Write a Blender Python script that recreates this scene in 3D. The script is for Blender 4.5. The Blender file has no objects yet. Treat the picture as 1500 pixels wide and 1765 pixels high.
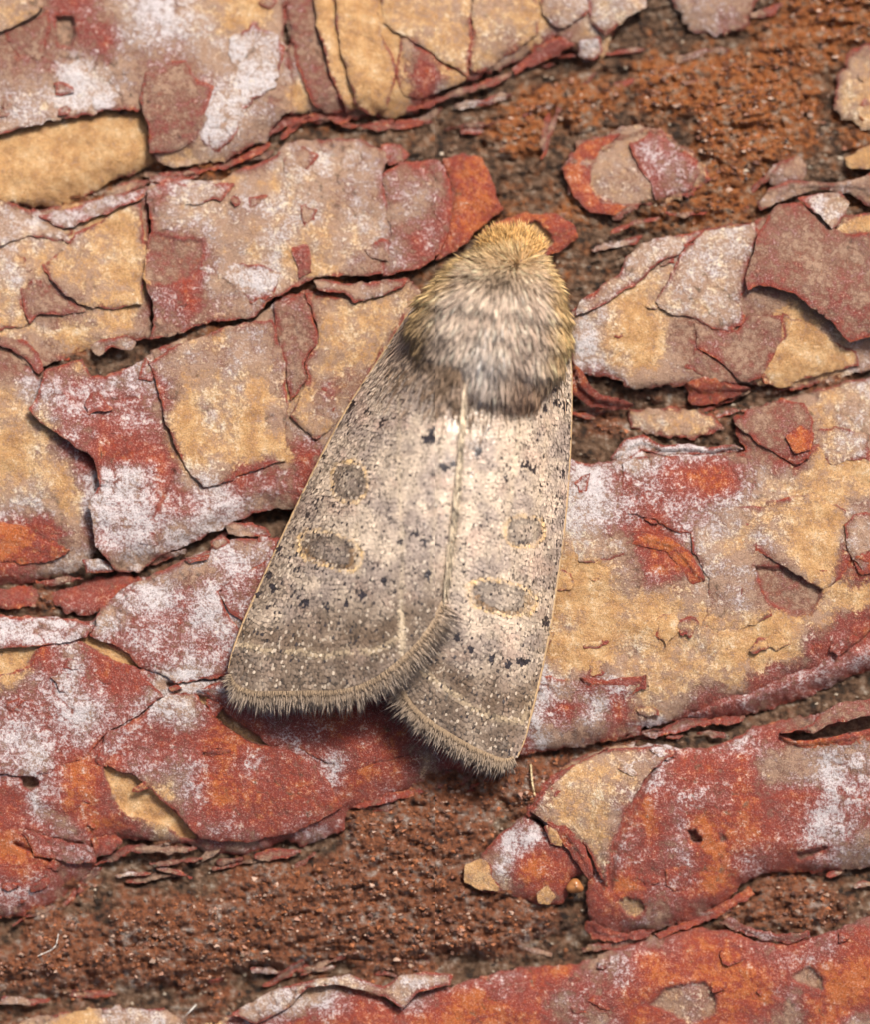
import bpy, math, numpy as np
from mathutils import Vector

# ------------------------------------------------------------------ scale
# The photograph is 1500 x 1765 px; the resting moth (about 20 mm long) spans 920 px, so 46 px = 1 mm.
MM = 0.001
K = 1 / 46.0            # mm per photo pixel in the plane z = 0
D = 185.0               # camera height above that plane, mm
CX, CY = 750.0, 882.5

# ------------------------------------------------------------------ camera, sky, sun, exposure
sc = bpy.context.scene
col = sc.collection
cam = bpy.data.cameras.new('camera'); camo = bpy.data.objects.new('camera', cam); col.objects.link(camo)
camo.location = (0, 0, D * MM); camo.rotation_euler = (0, 0, 0)
cam.sensor_fit = 'VERTICAL'; cam.sensor_height = 36.0
cam.lens = 36.0 * D / (1765 * K)
cam.clip_start = 0.005; cam.clip_end = 50.0
cam.dof.use_dof = True; cam.dof.focus_distance = (D - 1.3) * MM; cam.dof.aperture_fstop = 30.0
sc.camera = camo

SUN_AZ, SUN_EL = math.radians(28), math.radians(54)   # from the upper right of the picture
world = bpy.data.worlds.new('World'); sc.world = world; world.use_nodes = True
wn = world.node_tree; bg = wn.nodes['Background']
sky = wn.nodes.new('ShaderNodeTexSky'); sky.sky_type = 'NISHITA'; sky.sun_disc = False
sky.sun_elevation = SUN_EL; sky.sun_rotation = SUN_AZ
sky.air_density = 0.55; sky.dust_density = 6.0; sky.ozone_density = 0.1
wn.links.new(sky.outputs[0], bg.inputs[0]); bg.inputs[1].default_value = 0.095
sun = bpy.data.lights.new('sun', 'SUN'); sun.energy = 3.1; sun.angle = math.radians(11); sun.color = (1, 0.94, 0.86)
suno = bpy.data.objects.new('sun', sun); col.objects.link(suno)
sd = Vector((math.sin(SUN_AZ) * math.cos(SUN_EL), math.cos(SUN_AZ) * math.cos(SUN_EL), math.sin(SUN_EL)))
suno.rotation_euler = sd.to_track_quat('Z', 'Y').to_euler(); suno.location = sd * 0.4
vs = sc.view_settings; vs.view_transform = 'Standard'; vs.look = 'None'; vs.gamma = 1; vs.use_curve_mapping = False
vs.exposure = 0.47
try:
    sc.cycles.max_bounces = 4; sc.cycles.diffuse_bounces = 3; sc.cycles.glossy_bounces = 2; sc.cycles.transmission_bounces = 1
    sc.cycles.use_denoising = True; sc.cycles.denoiser = 'OPENIMAGEDENOISE'
except Exception: pass

rng = np.random.default_rng(7)

# ------------------------------------------------------------------ numpy noise
def _h(ix, iy, s):
    n = (ix.astype(np.int64) * 374761393 + iy.astype(np.int64) * 668265263 + s * 1274126177) & 0x7fffffff
    n = ((n ^ (n >> 13)) * 1274126177) & 0x7fffffff
    return ((n ^ (n >> 16)) & 0xffff) / 65535.0
def pn(x, y, s=0):
    ix = np.floor(x); iy = np.floor(y); fx = x - ix; fy = y - iy
    ix = ix.astype(np.int64); iy = iy.astype(np.int64)
    u = fx * fx * fx * (fx * (fx * 6 - 15) + 10); v = fy * fy * fy * (fy * (fy * 6 - 15) + 10)
    def g(dx, dy):
        a = _h(ix + dx, iy + dy, s) * 6.2831853
        return np.cos(a) * (fx - dx) + np.sin(a) * (fy - dy)
    return ((g(0, 0) * (1 - u) + g(1, 0) * u) * (1 - v) + (g(0, 1) * (1 - u) + g(1, 1) * u) * v) * 1.5
def fbm(x, y, wl, oct=4, s=0, gain=0.5):
    t = 0; a = 1; f = 1.0 / wl; n = 0
    for i in range(oct):
        t = t + a * pn(x * f + 17.3 * i, y * f - 9.1 * i, s + i * 13); n += a; a *= gain; f *= 2.03
    return t / n
def ss(a, b, x):
    t = np.clip((x - a) / (b - a), 0, 1); return t * t * (3 - 2 * t)
def sdf(px, py, poly):
    """signed distance to a polygon, positive inside; also the outward normal direction"""
    p = np.asarray(poly, float); q = np.roll(p, -1, 0)
    best = np.full(px.shape, 1e18); bx = np.zeros(px.shape); by = np.zeros(px.shape); ins = np.zeros(px.shape, bool)
    for (ax, ay), (cx, cy) in zip(p, q):
        ex, ey = cx - ax, cy - ay
        t = np.clip(((px - ax) * ex + (py - ay) * ey) / (ex * ex + ey * ey + 1e-9), 0, 1)
        dx = px - (ax + t * ex); dy = py - (ay + t * ey); d2 = dx * dx + dy * dy
        m = d2 < best; best = np.where(m, d2, best); bx = np.where(m, dx, bx); by = np.where(m, dy, by)
        c = ((ay > py) != (cy > py)) & (px < (cx - ax) * (py - ay) / (cy - ay + 1e-12) + ax)
        ins ^= c
    d = np.sqrt(best); sgn = np.where(ins, 1.0, -1.0)
    nx = -sgn * bx / (d + 1e-6); ny = -sgn * by / (d + 1e-6)
    return d * sgn, nx, ny
def pdist(px, py, line):
    best = np.full(px.shape, 1e18)
    for (ax, ay), (cx, cy) in zip(line[:-1], line[1:]):
        ex, ey = cx - ax, cy - ay
        t = np.clip(((px - ax) * ex + (py - ay) * ey) / (ex * ex + ey * ey + 1e-9), 0, 1)
        best = np.minimum(best, (px - ax - t * ex) ** 2 + (py - ay - t * ey) ** 2)
    return np.sqrt(best)

# ------------------------------------------------------------------ positions
def trunk_z(y):                       # the trunk is round: it falls away towards the top and bottom of the picture
    return -((y - 1120.0) * K) ** 2 / (2 * 95.0)
def W(x, y, z):                       # photo pixel + height in mm -> metres
    f = (D - z) / D
    return np.stack([(x - CX) * K * f, (CY - y) * K * f, z], -1) * MM

FISS = [  # centre line, half width px, depth mm
 ([(60,372),(130,352),(190,325),(270,297),(330,288),(420,275),(470,240),(520,212),(600,210),(700,212),(760,180),(830,148),(900,112),(1000,100)], 26, 0.9),
 ([(740,240),(850,225),(950,180),(1050,120),(1150,95),(1300,70),(1420,30),(1600,-20)], 55, 0.7),
 ([(870,400),(915,340),(940,270),(960,220)], 45, 0.8),
 ([(1010,430),(1100,395),(1250,375),(1320,330),(1430,250),(1440,180)], 40, 0.6),
 ([(-60,1022),(60,1018),(160,1005),(250,978),(350,932),(400,902),(480,884),(560,880)], 26, 1.0),
 ([(940,720),(1050,722),(1150,712),(1250,703),(1350,674),(1440,652),(1500,618),(1570,600)], 34, 0.9),
 ([(820,1330),(900,1312),(960,1300),(1100,1270),(1200,1252),(1290,1238),(1400,1200),(1500,1165),(1570,1140)], 22, 0.9),
 ([(-60,1630),(60,1585),(180,1490),(350,1485),(500,1470),(610,1410),(750,1365),(850,1340)], 34, 0.7),
 ([(-60,1740),(150,1715),(350,1705),(600,1660),(800,1660),(950,1640),(1000,1625),(1100,1612),(1250,1572),(1330,1515),(1500,1500),(1570,1490)], 26, 0.8),
]
def H(x, y):
    wx = x + 14 * fbm(x, y, 90, 2, 5); wy = y + 14 * fbm(x, y, 90, 2, 6)
    z = 0.45 * fbm(x, y, 420, 3, 31)
    for ln, w, dep in FISS:
        d = pdist(wx, wy, ln)
        z = z - .72 * dep * (0.55 * np.exp(-(d / w) ** 2) + 0.45 * np.exp(-(d / (w * 2.6)) ** 2))
    return z + trunk_z(y)

# ------------------------------------------------------------------ what the bark is made of, cell by cell (50 px)
GRID = """
MBRMLWLNTMBTTTNLNMTMLTLMMMDUUU
BBMRMWMLMMBTTTMTLMNBNYDMMDUUUD
MMGLMBBMLMLBTTRTMMRDDDUUUUUUDN
MLGGMBBGLBYMTYRLDDUUUDUUUUUUDN
LMYYNBBGMMDDDDDDDUUDMMMDUUUNDN
YYYNYNNNDLLLMMRVRDDRMMMMNNNNMT
TYTTMVLNMNLMMVMRODDONMVMNNMMVM
MLNTYMLLMLLNLMMROTONDONNNNMBLT
LNLNYBBMNLNLNVRMRNNDDVLMLLBBBB
GNNNTBRLMLNNDMMDDNNDMLNMLMBBBB
NBBNTVRMMLBNNNNNNNNDLTNLLMBTBB
NNTNNDNNMBBNNNNNNNNGGTTBBBBTNM
BBNLWMMMLMMNNNNNNNNGGTNBBBTTNM
NWVVVVNNNNNRMNNNNNNDRGDDDDNMNL
NNVVVNTLTMMMMNNNNNNDNNGNNBBBNL
TNVRRRTNTTRMMNNNNNNWLGGWWDBOTL
NNTWWRLLRVRMMNNNNNNWWVVROVLNNT
LLNWWVVWWDMMMNNNNNNLWVVVVLNNTM
RRMVWWGGDWMMMNNNNNNLLBRVLNLNTM
RMLMLMDVWVMMMNNNNNNTTMRRLMBTTR
DUDDWWVWVVMMMNNNNNNYTNNNMMBBNT
WWWGVVVWMMMMMNNNNNNNTNYNNNYNNR
RRLRVVVVVMMRRRNNNNNTYNNNNTTNRV
TVWRRLGWVRRRRRNNNNWGRGNNNNRRWV
VVWVVWLRVVRRRBBRRRWRGRNMRRDDVM
WVVVVRRRRVVRRRRRRRGDDNWWVWRDBD
VWORVVVRVRRWRRNUUUUNNLWRRRMMWW
RWORTTVORRRRRVUUUUUNNVOVVRRRWV
RVMORNRVRRVVUUUUUWWNNVOVORRVWV
ORVDDNDBMDMDUUUUDWRRMVRVOVVRVM
VVUDDDDDUUUUUUUUDNORRORVORUUDD
MUDDUUUUUUUUUUUUUUUDRRDRDUUUUD
DUUUUUUUUUUUUUUUUUDDDVMRORVRVR
UUUUUUUUDDNLNNNDWVROMVOROORVOO
DDTLLLDNVWLVRVVRORRMRRRBROOMOR
NNTLMLNNVVOORROOOOORLOORROMMOM
""".split()
assert all(len(r) == 30 for r in GRID), [(i, len(r)) for i, r in enumerate(GRID) if len(r) != 30]
# letter -> white bloom, tan cork, red (0 mauve brown .. 1 orange), dark brown, rust
TYPES = {'W': (.86,.0,.40,0,0), 'V': (.50,.0,.56,0,0), 'R': (.13,.0,.74,0,.1), 'O': (.05,.0,1.0,0,.2),
 'M': (.36,.31,.09,0,.15), 'L': (.60,.44,.06,0,0), 'T': (.14,.88,.04,0,.4), 'Y': (.05,.98,.05,0,0),
 'N': (.30,.60,.05,0,.6), 'B': (.10,.08,.20,.05,0), 'G': (.86,.26,.05,.1,0), 'D': (.14,.10,.08,.55,.2), 'U': (.10,.10,.55,.2,1.0)}
GA = np.array([[TYPES[c] for c in r] for r in GRID])
def paint(x, y):
    wx = x + 46 * fbm(x, y, 95, 5, 41, .62); wy = y + 46 * fbm(x, y, 95, 5, 57, .62)
    gx = np.clip(wx / 50 - .5, 0, 28.999); gy = np.clip(wy / 50 - .5, 0, 34.999)
    ix = gx.astype(int); iy = gy.astype(int); fx = (gx - ix)[..., None]; fy = (gy - iy)[..., None]
    return (GA[iy, ix] * (1 - fx) + GA[iy, ix + 1] * fx) * (1 - fy) + (GA[iy + 1, ix] * (1 - fx) + GA[iy + 1, ix + 1] * fx) * fy

# ------------------------------------------------------------------ mesh helpers
def mesh_np(name, co, faces_list, attrs=None, mat=None, parent=None, origin=None, smooth=True):
    """faces_list: int arrays (n,3) / (n,4); attrs: {name: (nverts,4)}"""
    co = np.asarray(co, float)
    if origin is None: origin = co.mean(0)
    origin = np.asarray(origin, float)
    me = bpy.data.meshes.new(name)
    me.vertices.add(len(co)); me.vertices.foreach_set('co', (co - origin).astype(np.float32).ravel())
    fl = [np.asarray(f, np.int32) for f in faces_list if len(f)]
    nl = sum(f.size for f in fl); nf = sum(len(f) for f in fl)
    me.loops.add(nl); me.polygons.add(nf)
    me.loops.foreach_set('vertex_index', np.concatenate([f.ravel() for f in fl]))
    tot = np.concatenate([np.full(len(f), f.shape[1], np.int32) for f in fl])
    me.polygons.foreach_set('loop_start', np.concatenate([[0], np.cumsum(tot)[:-1]]).astype(np.int32))
    me.polygons.foreach_set('use_smooth', np.full(nf, smooth))
    me.update(calc_edges=True)
    for k, a in (attrs or {}).items():
        at = me.attributes.new(k, 'FLOAT_COLOR', 'POINT'); at.data.foreach_set('color', np.asarray(a, np.float32).ravel())
    if mat: me.materials.append(mat)
    o = bpy.data.objects.new(name, me); col.objects.link(o)
    o.location = origin
    if parent is not None:
        o.parent = parent; o.matrix_parent_inverse = Matrix_inv(parent)
    return o
def Matrix_inv(parent):
    from mathutils import Matrix
    m = Matrix.Translation(parent.location)
    p = parent
    while p.parent is not None:           # parents carry only translations and cancelled inverses
        p = p.parent
    return m.inverted() if parent.parent is None else Matrix.Translation(WORLD[parent.name]).inverted()
WORLD = {}
def tag(o, label=None, cat=None, group=None, kind=None):
    if label: o['label'] = label
    if cat: o['category'] = cat
    if group: o['group'] = group
    if kind: o['kind'] = kind
    return o

# ------------------------------------------------------------------ materials
class NT:
    def __init__(s, name):
        s.m = bpy.data.materials.new(name); s.m.use_nodes = True; s.t = s.m.node_tree
        s.b = s.t.nodes['Principled BSDF']; s.l = s.t.links.new
    def n(s, typ, **kw):
        nd = s.t.nodes.new(typ)
        for k, v in kw.items(): setattr(nd, k, v)
        return nd
    def math(s, op, a, b=None, c=None, clamp=False):
        nd = s.n('ShaderNodeMath', operation=op); nd.use_clamp = clamp
        for i, v in enumerate((a, b, c)):
            if v is None: continue
            if isinstance(v, (int, float)): nd.inputs[i].default_value = v
            else: s.l(v, nd.inputs[i])
        return nd.outputs[0]
    def pos(s):
        g = s.n('ShaderNodeNewGeometry'); v = s.n('ShaderNodeVectorMath', operation='SCALE'); v.inputs[3].default_value = 1000.0
        s.l(g.outputs['Position'], v.inputs[0]); return v.outputs[0]
    def noise(s, vec, scale, detail=4, rough=.55, off=0.0):
        v = s.n('ShaderNodeVectorMath', operation='ADD'); v.inputs[1].default_value = (off, off * 1.7, off * .3); s.l(vec, v.inputs[0])
        nd = s.n('ShaderNodeTexNoise'); nd.inputs['Scale'].default_value = scale; nd.inputs['Detail'].default_value = detail
        nd.inputs['Roughness'].default_value = rough; s.l(v.outputs[0], nd.inputs['Vector']); return nd.outputs[0]
    def step(s, v, a, b):
        nd = s.n('ShaderNodeMapRange'); nd.interpolation_type = 'SMOOTHSTEP'; s.l(v, nd.inputs[0])
        nd.inputs[1].default_value = a; nd.inputs[2].default_value = b; return nd.outputs[0]
    def ramp(s, v, stops):
        nd = s.n('ShaderNodeValToRGB'); s.l(v, nd.inputs[0]); e = nd.color_ramp.elements
        while len(e) < len(stops): e.new(.5)
        for el, (p, c) in zip(e, stops): el.position = p; el.color = (*c, 1)
        return nd.outputs[0]
    def mix(s, f, a, b, typ='MIX'):
        nd = s.n('ShaderNodeMix', data_type='RGBA', blend_type=typ)
        for i, v in ((0, f), (6, a), (7, b)):
            if isinstance(v, (int, float)): nd.inputs[i].default_value = v
            elif isinstance(v, tuple): nd.inputs[i].default_value = (*v, 1)
            else: s.l(v, nd.inputs[i])
        return nd.outputs[2]
    def attr(s, name):
        nd = s.n('ShaderNodeAttribute', attribute_name=name); sp = s.n('ShaderNodeSeparateColor'); s.l(nd.outputs['Color'], sp.inputs[0])
        return sp.outputs[0], sp.outputs[1], sp.outputs[2], nd.outputs['Alpha'], nd.outputs['Color']
    def bump(s, h, strength, dist):
        nd = s.n('ShaderNodeBump'); nd.inputs['Strength'].default_value = strength; nd.inputs['Distance'].default_value = dist
        s.l(h, nd.inputs['Height']); s.l(nd.outputs[0], s.b.inputs['Normal'])

def bark_material():
    t = NT('flaky_bark'); p = t.pos()
    w, tn, r, dk, _ = t.attr('mask')          # white bloom, tan cork, redness, dark brown
    n1, n2, n4, n5, _ = t.attr('mottle')      # mottling at four sizes, 0..1 about .5
    n3 = t.noise(p, 11, 5, .8, 7.7); pep = t.noise(p, 27, 2, .6, 21.0)
    c1, c2, c3, c4 = [t.math('SUBTRACT', n, .5) for n in (n1, n2, n3, n4)]
    rr = t.math('ADD', t.math('ADD', r, t.math('ADD', t.math('MULTIPLY', c1, .75), t.math('MULTIPLY', t.math('SUBTRACT', n5, .5), .35))), t.math('ADD', t.math('MULTIPLY', c2, .75), t.math('ADD', t.math('MULTIPLY', c3, 1.3), t.math('MULTIPLY', c4, .45))), clamp=True)
    red = t.ramp(rr, [(0, (.42, .26, .175)), (.10, (.30, .168, .11)), (.24, (.24, .105, .068)), (.48, (.25, .042, .031)), (.78, (.34, .052, .022)), (1, (.51, .13, .026))])
    tv = t.math('ADD', t.math('ADD', tn, t.math('MULTIPLY', c4, .7)), t.math('ADD', t.math('MULTIPLY', c3, 2.6), t.math('MULTIPLY', c2, .7)))
    tm = t.step(tv, .30, .74)
    tan = t.ramp(t.math('ADD', t.math('ADD', t.math('MULTIPLY', c1, .7), t.math('MULTIPLY', c4, .45)), t.math('ADD', t.math('MULTIPLY', c3, .55), t.math('ADD', .52, t.math('MULTIPLY', c2, .2)))), [(.20, (.27, .14, .075)), (.38, (.49, .25, .09)), (.54, (.64, .36, .14)), (.70, (.74, .48, .235)), (.84, (.79, .62, .41))])
    base = t.mix(t.math('MULTIPLY', tm, .94), red, tan)
    wv = t.math('ADD', t.math('ADD', w, t.math('MULTIPLY', c2, .85)), t.math('ADD', t.math('MULTIPLY', c3, 3.0), t.math('MULTIPLY', c1, .75)))
    wm = t.step(wv, .34, 1.0)
    wc = t.mix(tm, (.77, .725, .735), (.83, .73, .57))
    base = t.mix(t.math('MULTIPLY', wm, .90), base, wc)
    dm = t.step(t.math('ADD', t.math('ADD', dk, t.math('MULTIPLY', c2, 1.0)), t.math('MULTIPLY', c3, .8)), .35, .85)
    base = t.mix(t.math('MULTIPLY', dm, .8), base, (.085, .052, .033))
    base = t.mix(t.math('MULTIPLY', t.step(pep, .565, .66), .72), base, (.08, .045, .032))
    base = t.mix(t.math('MULTIPLY', t.step(pep, .41, .33), .45), base, (.84, .74, .62))
    t.l(base, t.b.inputs['Base Color'])
    ro = t.math('ADD', .40, t.math('MULTIPLY', wm, .35)); ro = t.math('ADD', ro, t.math('MULTIPLY', tm, .2))
    t.l(t.math('ADD', ro, t.math('MULTIPLY', c3, .3), clamp=True), t.b.inputs['Roughness'])
    t.b.inputs['Specular IOR Level'].default_value = .5
    t.bump(n3, 1.0, .00012)
    return t.m
def bed_material():
    t = NT('crumbly_inner_bark'); p = t.pos()
    w, tn, r, dk, _ = t.attr('mask'); n1, n2, n4, n5, _ = t.attr('mottle')
    n3 = t.noise(p, 17, 4, .78, 9.0)
    c3 = t.math('SUBTRACT', n3, .5)
    v = t.math('ADD', t.math('ADD', t.math('MULTIPLY', t.math('SUBTRACT', n1, .5), .9), t.math('MULTIPLY', t.math('SUBTRACT', n2, .5), 1.1)), t.math('MULTIPLY', c3, 1.0))
    brown = t.ramp(t.math('ADD', .52, v), [(.15, (.03, .02, .014)), (.40, (.115, .06, .032)), (.58, (.21, .118, .068)), (.76, (.31, .20, .13)), (.94, (.50, .42, .34))])
    rv = t.math('ADD', .52, v)
    hi = t.ramp(rv, [(.12, (.07, .026, .014)), (.32, (.28, .085, .026)), (.48, (.50, .155, .030)), (.64, (.44, .18, .07)), (.78, (.42, .24, .14)), (.95, (.56, .42, .33))])
    lo = t.ramp(rv, [(.12, (.04, .02, .015)), (.32, (.19, .066, .032)), (.50, (.37, .125, .048)), (.64, (.32, .15, .09)), (.78, (.38, .24, .18)), (.95, (.56, .46, .40))])
    rust = t.mix(tn, lo, hi)
    c = t.mix(t.step(t.math('ADD', r, t.math('MULTIPLY', t.math('SUBTRACT', n4, .5), 1.2)), .10, .70), brown, rust)
    c = t.mix(t.math('MULTIPLY', t.step(n3, .62, .74), .45), c, (.52, .40, .31))
    c = t.mix(t.math('MULTIPLY', t.step(n3, .40, .30), .6), c, (.035, .023, .017))
    t.l(c, t.b.inputs['Base Color']); t.b.inputs['Roughness'].default_value = .55
    t.b.inputs['Specular IOR Level'].default_value = .5
    t.bump(n3, 1.0, .0002)
    return t.m
def mottle(x, y, s, sx=1.0):
    x = x * sx
    a = np.stack([fbm(x, y, 42, 5, 701 + s, .62), fbm(x, y, 10.5, 2, 711 + s, .75), fbm(x, y, 21, 4, 721 + s, .7), fbm(x, y, 84, 4, 731 + s)], -1)
    return np.clip(.5 + a * np.array([.62, .55, .55, .6]), 0, 1)
def craze(x, y, cell=34.):
    """distance in px to the nearest craze line (a warped cellular pattern)"""
    wx = (x + 12 * fbm(x, y, 30, 3, 741)) / cell; wy = (y + 12 * fbm(x, y, 30, 3, 751)) / cell
    ix = np.floor(wx).astype(np.int64); iy = np.floor(wy).astype(np.int64)
    f1 = np.full(x.shape, 9.); f2 = np.full(x.shape, 9.)
    for a in (-1, 0, 1):
        for b in (-1, 0, 1):
            d = np.hypot(ix + a + _h(ix + a, iy + b, 761) - wx, iy + b + _h(ix + a, iy + b, 771) - wy)
            f2 = np.where(d < f1, f1, np.minimum(f2, d)); f1 = np.minimum(f1, d)
    return (f2 - f1) * cell * .5
def attr_material(name, rough, spec, sheen=0.0, noise_amt=.25, nscale=25):
    t = NT(name); *_, c = t.attr('tint')
    if not noise_amt:
        t.l(c, t.b.inputs['Base Color']); t.b.inputs['Roughness'].default_value = rough; t.b.inputs['Specular IOR Level'].default_value = spec
        return t.m
    p = t.pos()
    n = t.noise(p, nscale, 3, .6)
    f = t.math('ADD', 1 - noise_amt, t.math('MULTIPLY', n, 2 * noise_amt))
    g = t.n('ShaderNodeVectorMath', operation='SCALE'); t.l(c, g.inputs[0]); t.l(f, g.inputs[3])
    t.l(g.outputs[0], t.b.inputs['Base Color']); t.b.inputs['Roughness'].default_value = rough
    t.b.inputs['Specular IOR Level'].default_value = spec
    if sheen: t.b.inputs['Sheen Weight'].default_value = sheen
    return t.m
M_BARK = bark_material(); M_BED = bed_material()
M_GRAIN = attr_material('bark_crumb', .7, .4, 0, .35, 30)
M_SCALE = attr_material('wing_scales', .38, .8, 0, 0)
M_MEMB = attr_material('wing_membrane', .6, .3, 0, .3, 30)
M_FUR = attr_material('moth_fur', .45, .45, 0, 0)
M_THREAD = attr_material('pale_fibre', .5, .4, 0, .1, 10)
M_RESIN = attr_material('amber_resin', .18, .6, 0, .3, 4)

# ------------------------------------------------------------------ traced bark: plates, flakes, pits, cracks
# (polygon, level mm, thickness mm, type letter or None = painted grid, curl mm, curl direction deg (0 = right, 90 = down), jag px)
PL = []; FL = []; PIT = []; CRK = []
def plate(poly, lev=0., th=.9, typ=None, curl=0., cdir=90, jag=5., droop=.12, mixg=0.): PL.append(dict(poly=poly, lev=lev, th=th, typ=typ, curl=curl, cdir=cdir, jag=jag, droop=droop, mixg=mixg))
def flake(poly, lev=.12, th=.14, typ=None, curl=0., cdir=90, jag=3., droop=.02, mixg=0.25): FL.append(dict(poly=poly, lev=lev, th=th, typ=typ, curl=curl, cdir=cdir, jag=jag, droop=droop, mixg=mixg))
def pit(poly, depth=.15, typ='B', jag=2.): PIT.append((poly, depth, typ, jag))
def crack(line, w=3., depth=.3): CRK.append((line, w, depth))

# --- ridge along the top left
plate([(-60,-60),(500,-60),(490,40),(497,120),(500,190),(470,215),(455,243),(420,262),(385,277),(330,285),(300,288),(272,275),(258,262),(254,215),(245,190),(225,184),(205,187),(165,195),(130,201),(90,207),(60,217),(35,220),(0,233),(-60,245)], .25, 1.0, None, .1, 90)
flake([(-60,-60),(88,-60),(75,10),(45,35),(10,50),(-60,70)], .3, .2, 'N', .2, 60)
flake([(8,55),(45,40),(80,20),(85,50),(75,75),(78,95),(65,103),(40,95),(15,75)], .1, .1, 'B', 0)
flake([(250,125),(280,108),(320,105),(335,135),(365,150),(355,190),(340,235),(315,255),(280,264),(258,262),(255,215),(240,170),(245,150)], .16, .16, 'B', .1, 140)
flake([(395,60),(440,40),(480,60),(490,100),(470,150),(430,180),(400,240),(370,262),(345,240),(355,190),(370,150),(400,120)], .08, .1, 'G', .05, 90, 6)
pit([(95,30),(125,28),(130,60),(120,80),(100,78)], .35, 'D')
plate([(-60,242),(0,232),(40,217),(90,203),(210,180),(250,190),(258,255),(277,278),(250,292),(190,312),(150,340),(130,352),(75,361),(30,352),(-60,345)], -.15, .8, 'Y', 0, 90, 4, .15, .12)
# --- curled tan plates along the top middle
plate([(490,-60),(1110,-60),(1065,20),(1045,95),(1010,108),(960,62),(900,100),(850,125),(800,142),(760,160),(720,192),(680,203),(640,198),(610,207),(560,197),(500,195)], 0, 1.0, None)
flake([(492,-50),(536,-50),(545,40),(560,110),(582,160),(598,192),(560,196),(540,180),(510,110),(498,40)], .1, .15, 'B', 0)
flake([(538,-40),(566,-40),(582,30),(602,110),(628,188),(600,195),(575,150),(558,90),(545,40)], .22, .2, 'T', .35, 180, 3, .02, .15)
flake([(576,-40),(645,-40),(655,60),(670,85),(685,115),(676,150),(668,188),(640,200),(612,180),(592,100),(580,50)], .28, .25, 'T', .45, 180, 3, .02, .15)
flake([(690,62),(740,90),(770,112),(806,130),(800,140),(760,157),(722,172),(692,160),(682,130)], .12, .15, None, .15, 0)
flake([(650,-40),(690,-40),(760,-40),(812,-40),(815,60),(806,128),(770,108),(730,80),(680,55),(660,40)], .18, .15, 'N', .1, 90)
flake([(818,-40),(900,-40),(930,10),(925,60),(880,95),(820,128),(808,120),(815,60)], .14, .15, 'N', .12, 180)
flake([(930,-40),(1000,-40),(1020,15),(985,42),(960,48),(935,20)], .2, .2, 'L', .1, 90)
flake([(1010,-40),(1120,-40),(1115,15),(1080,30),(1045,60),(1020,40)], .15, .2, 'L', .2, 90)
flake([(1000,70),(1035,65),(1042,95),(1020,105),(1000,95)], .2, .2, 'G', .1, 90)
# --- upper right hollow with rust
plate([(1140,-60),(1320,-60),(1302,20),(1285,45),(1240,66),(1200,58),(1172,28)], -.1, .9, 'M', 0, 90, 8, .2, .5)
plate([(970,290),(1000,247),(1040,232),(1080,222),(1120,219),(1150,230),(1200,262),(1220,287),(1222,310),(1195,336),(1150,350),(1110,362),(1060,374),(1020,366),(988,340)], -.22, .5, 'N', .15, 180, 8, .12, .5)
pit([(1012,305),(1032,270),(1070,240),(1120,226),(1150,236),(1195,264),(1214,290),(1214,310),(1190,330),(1110,350),(1060,352),(1025,335)], .1, 'M', 4)
flake([(1085,250),(1120,228),(1150,240),(1195,268),(1212,300),(1185,330),(1130,345),(1120,310),(1100,290)], -.02, .08, 'V', .06, 180, 4, .05, .3)
flake([(972,290),(1002,249),(1040,236),(1075,228),(1040,255),(1020,285),(1018,320),(1035,350),(1085,355),(1060,372),(1018,364),(988,338)], .1, .14, 'O', .15, 180, 2)
plate([(1445,130),(1470,85),(1570,60),(1570,225),(1490,221),(1455,206),(1442,180)], -.02, .7, 'N', .1, 90, 8, .1, .5)
plate([(1457,272),(1500,250),(1570,240),(1570,300),(1500,292),(1465,287)], .25, .6, 'T', .1, 90, 3)
plate([(1303,352),(1330,326),(1360,312),(1400,313),(1440,317),(1500,300),(1570,298),(1570,346),(1500,356),(1465,334),(1430,327),(1380,332),(1350,347),(1312,362)], .25, .35, 'M', .1, 270, 3)
plate([(1325,300),(1345,278),(1375,270),(1392,285),(1385,310),(1350,322),(1330,318)], .25, .5, 'M', 0, 90, 3, .3)
# --- right block
plate([(982,645),(985,537),(1050,500),(1100,470),(1160,430),(1210,397),(1310,382),(1345,360),(1380,347),(1440,370),(1570,378),(1570,612),(1480,642),(1440,652),(1370,672),(1330,667),(1270,662),(1180,662),(1100,672),(1060,652),(1000,645)], .1, 1.0, None, 0, 90, 5)
flake([(990,547),(1040,524),(1095,492),(1130,458),(1165,440),(1215,398),(1150,408),(1105,420),(1080,445),(1070,470),(1030,500),(998,520)], .18, .16, 'L', .28, 110, 3)
flake([(1165,455),(1180,425),(1220,398),(1300,386),(1312,400),(1292,450),(1286,500),(1272,520),(1286,545),(1280,560),(1255,570),(1225,562),(1200,548),(1150,540),(1130,520),(1150,490)], .14, .13, 'L', .1, 100, 4, .02, .4)
flake([(1200,555),(1230,565),(1270,570),(1290,545),(1352,543),(1347,590),(1332,620),(1312,652),(1280,658),(1240,620),(1203,600)], .08, .1, 'B', .08, 110, 2, .02, .05)
flake([(1183,632),(1200,602),(1230,616),(1255,640),(1270,660),(1230,657)], .05, .1, 'B', 0, 90, 2, .02, .05)
flake([(1350,540),(1400,560),(1440,590),(1475,606),(1480,630),(1430,640),(1380,656),(1350,667),(1320,661),(1314,640),(1330,600),(1352,580)], .1, .12, 'T', .08, 100, 3, .02, .3)
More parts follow.
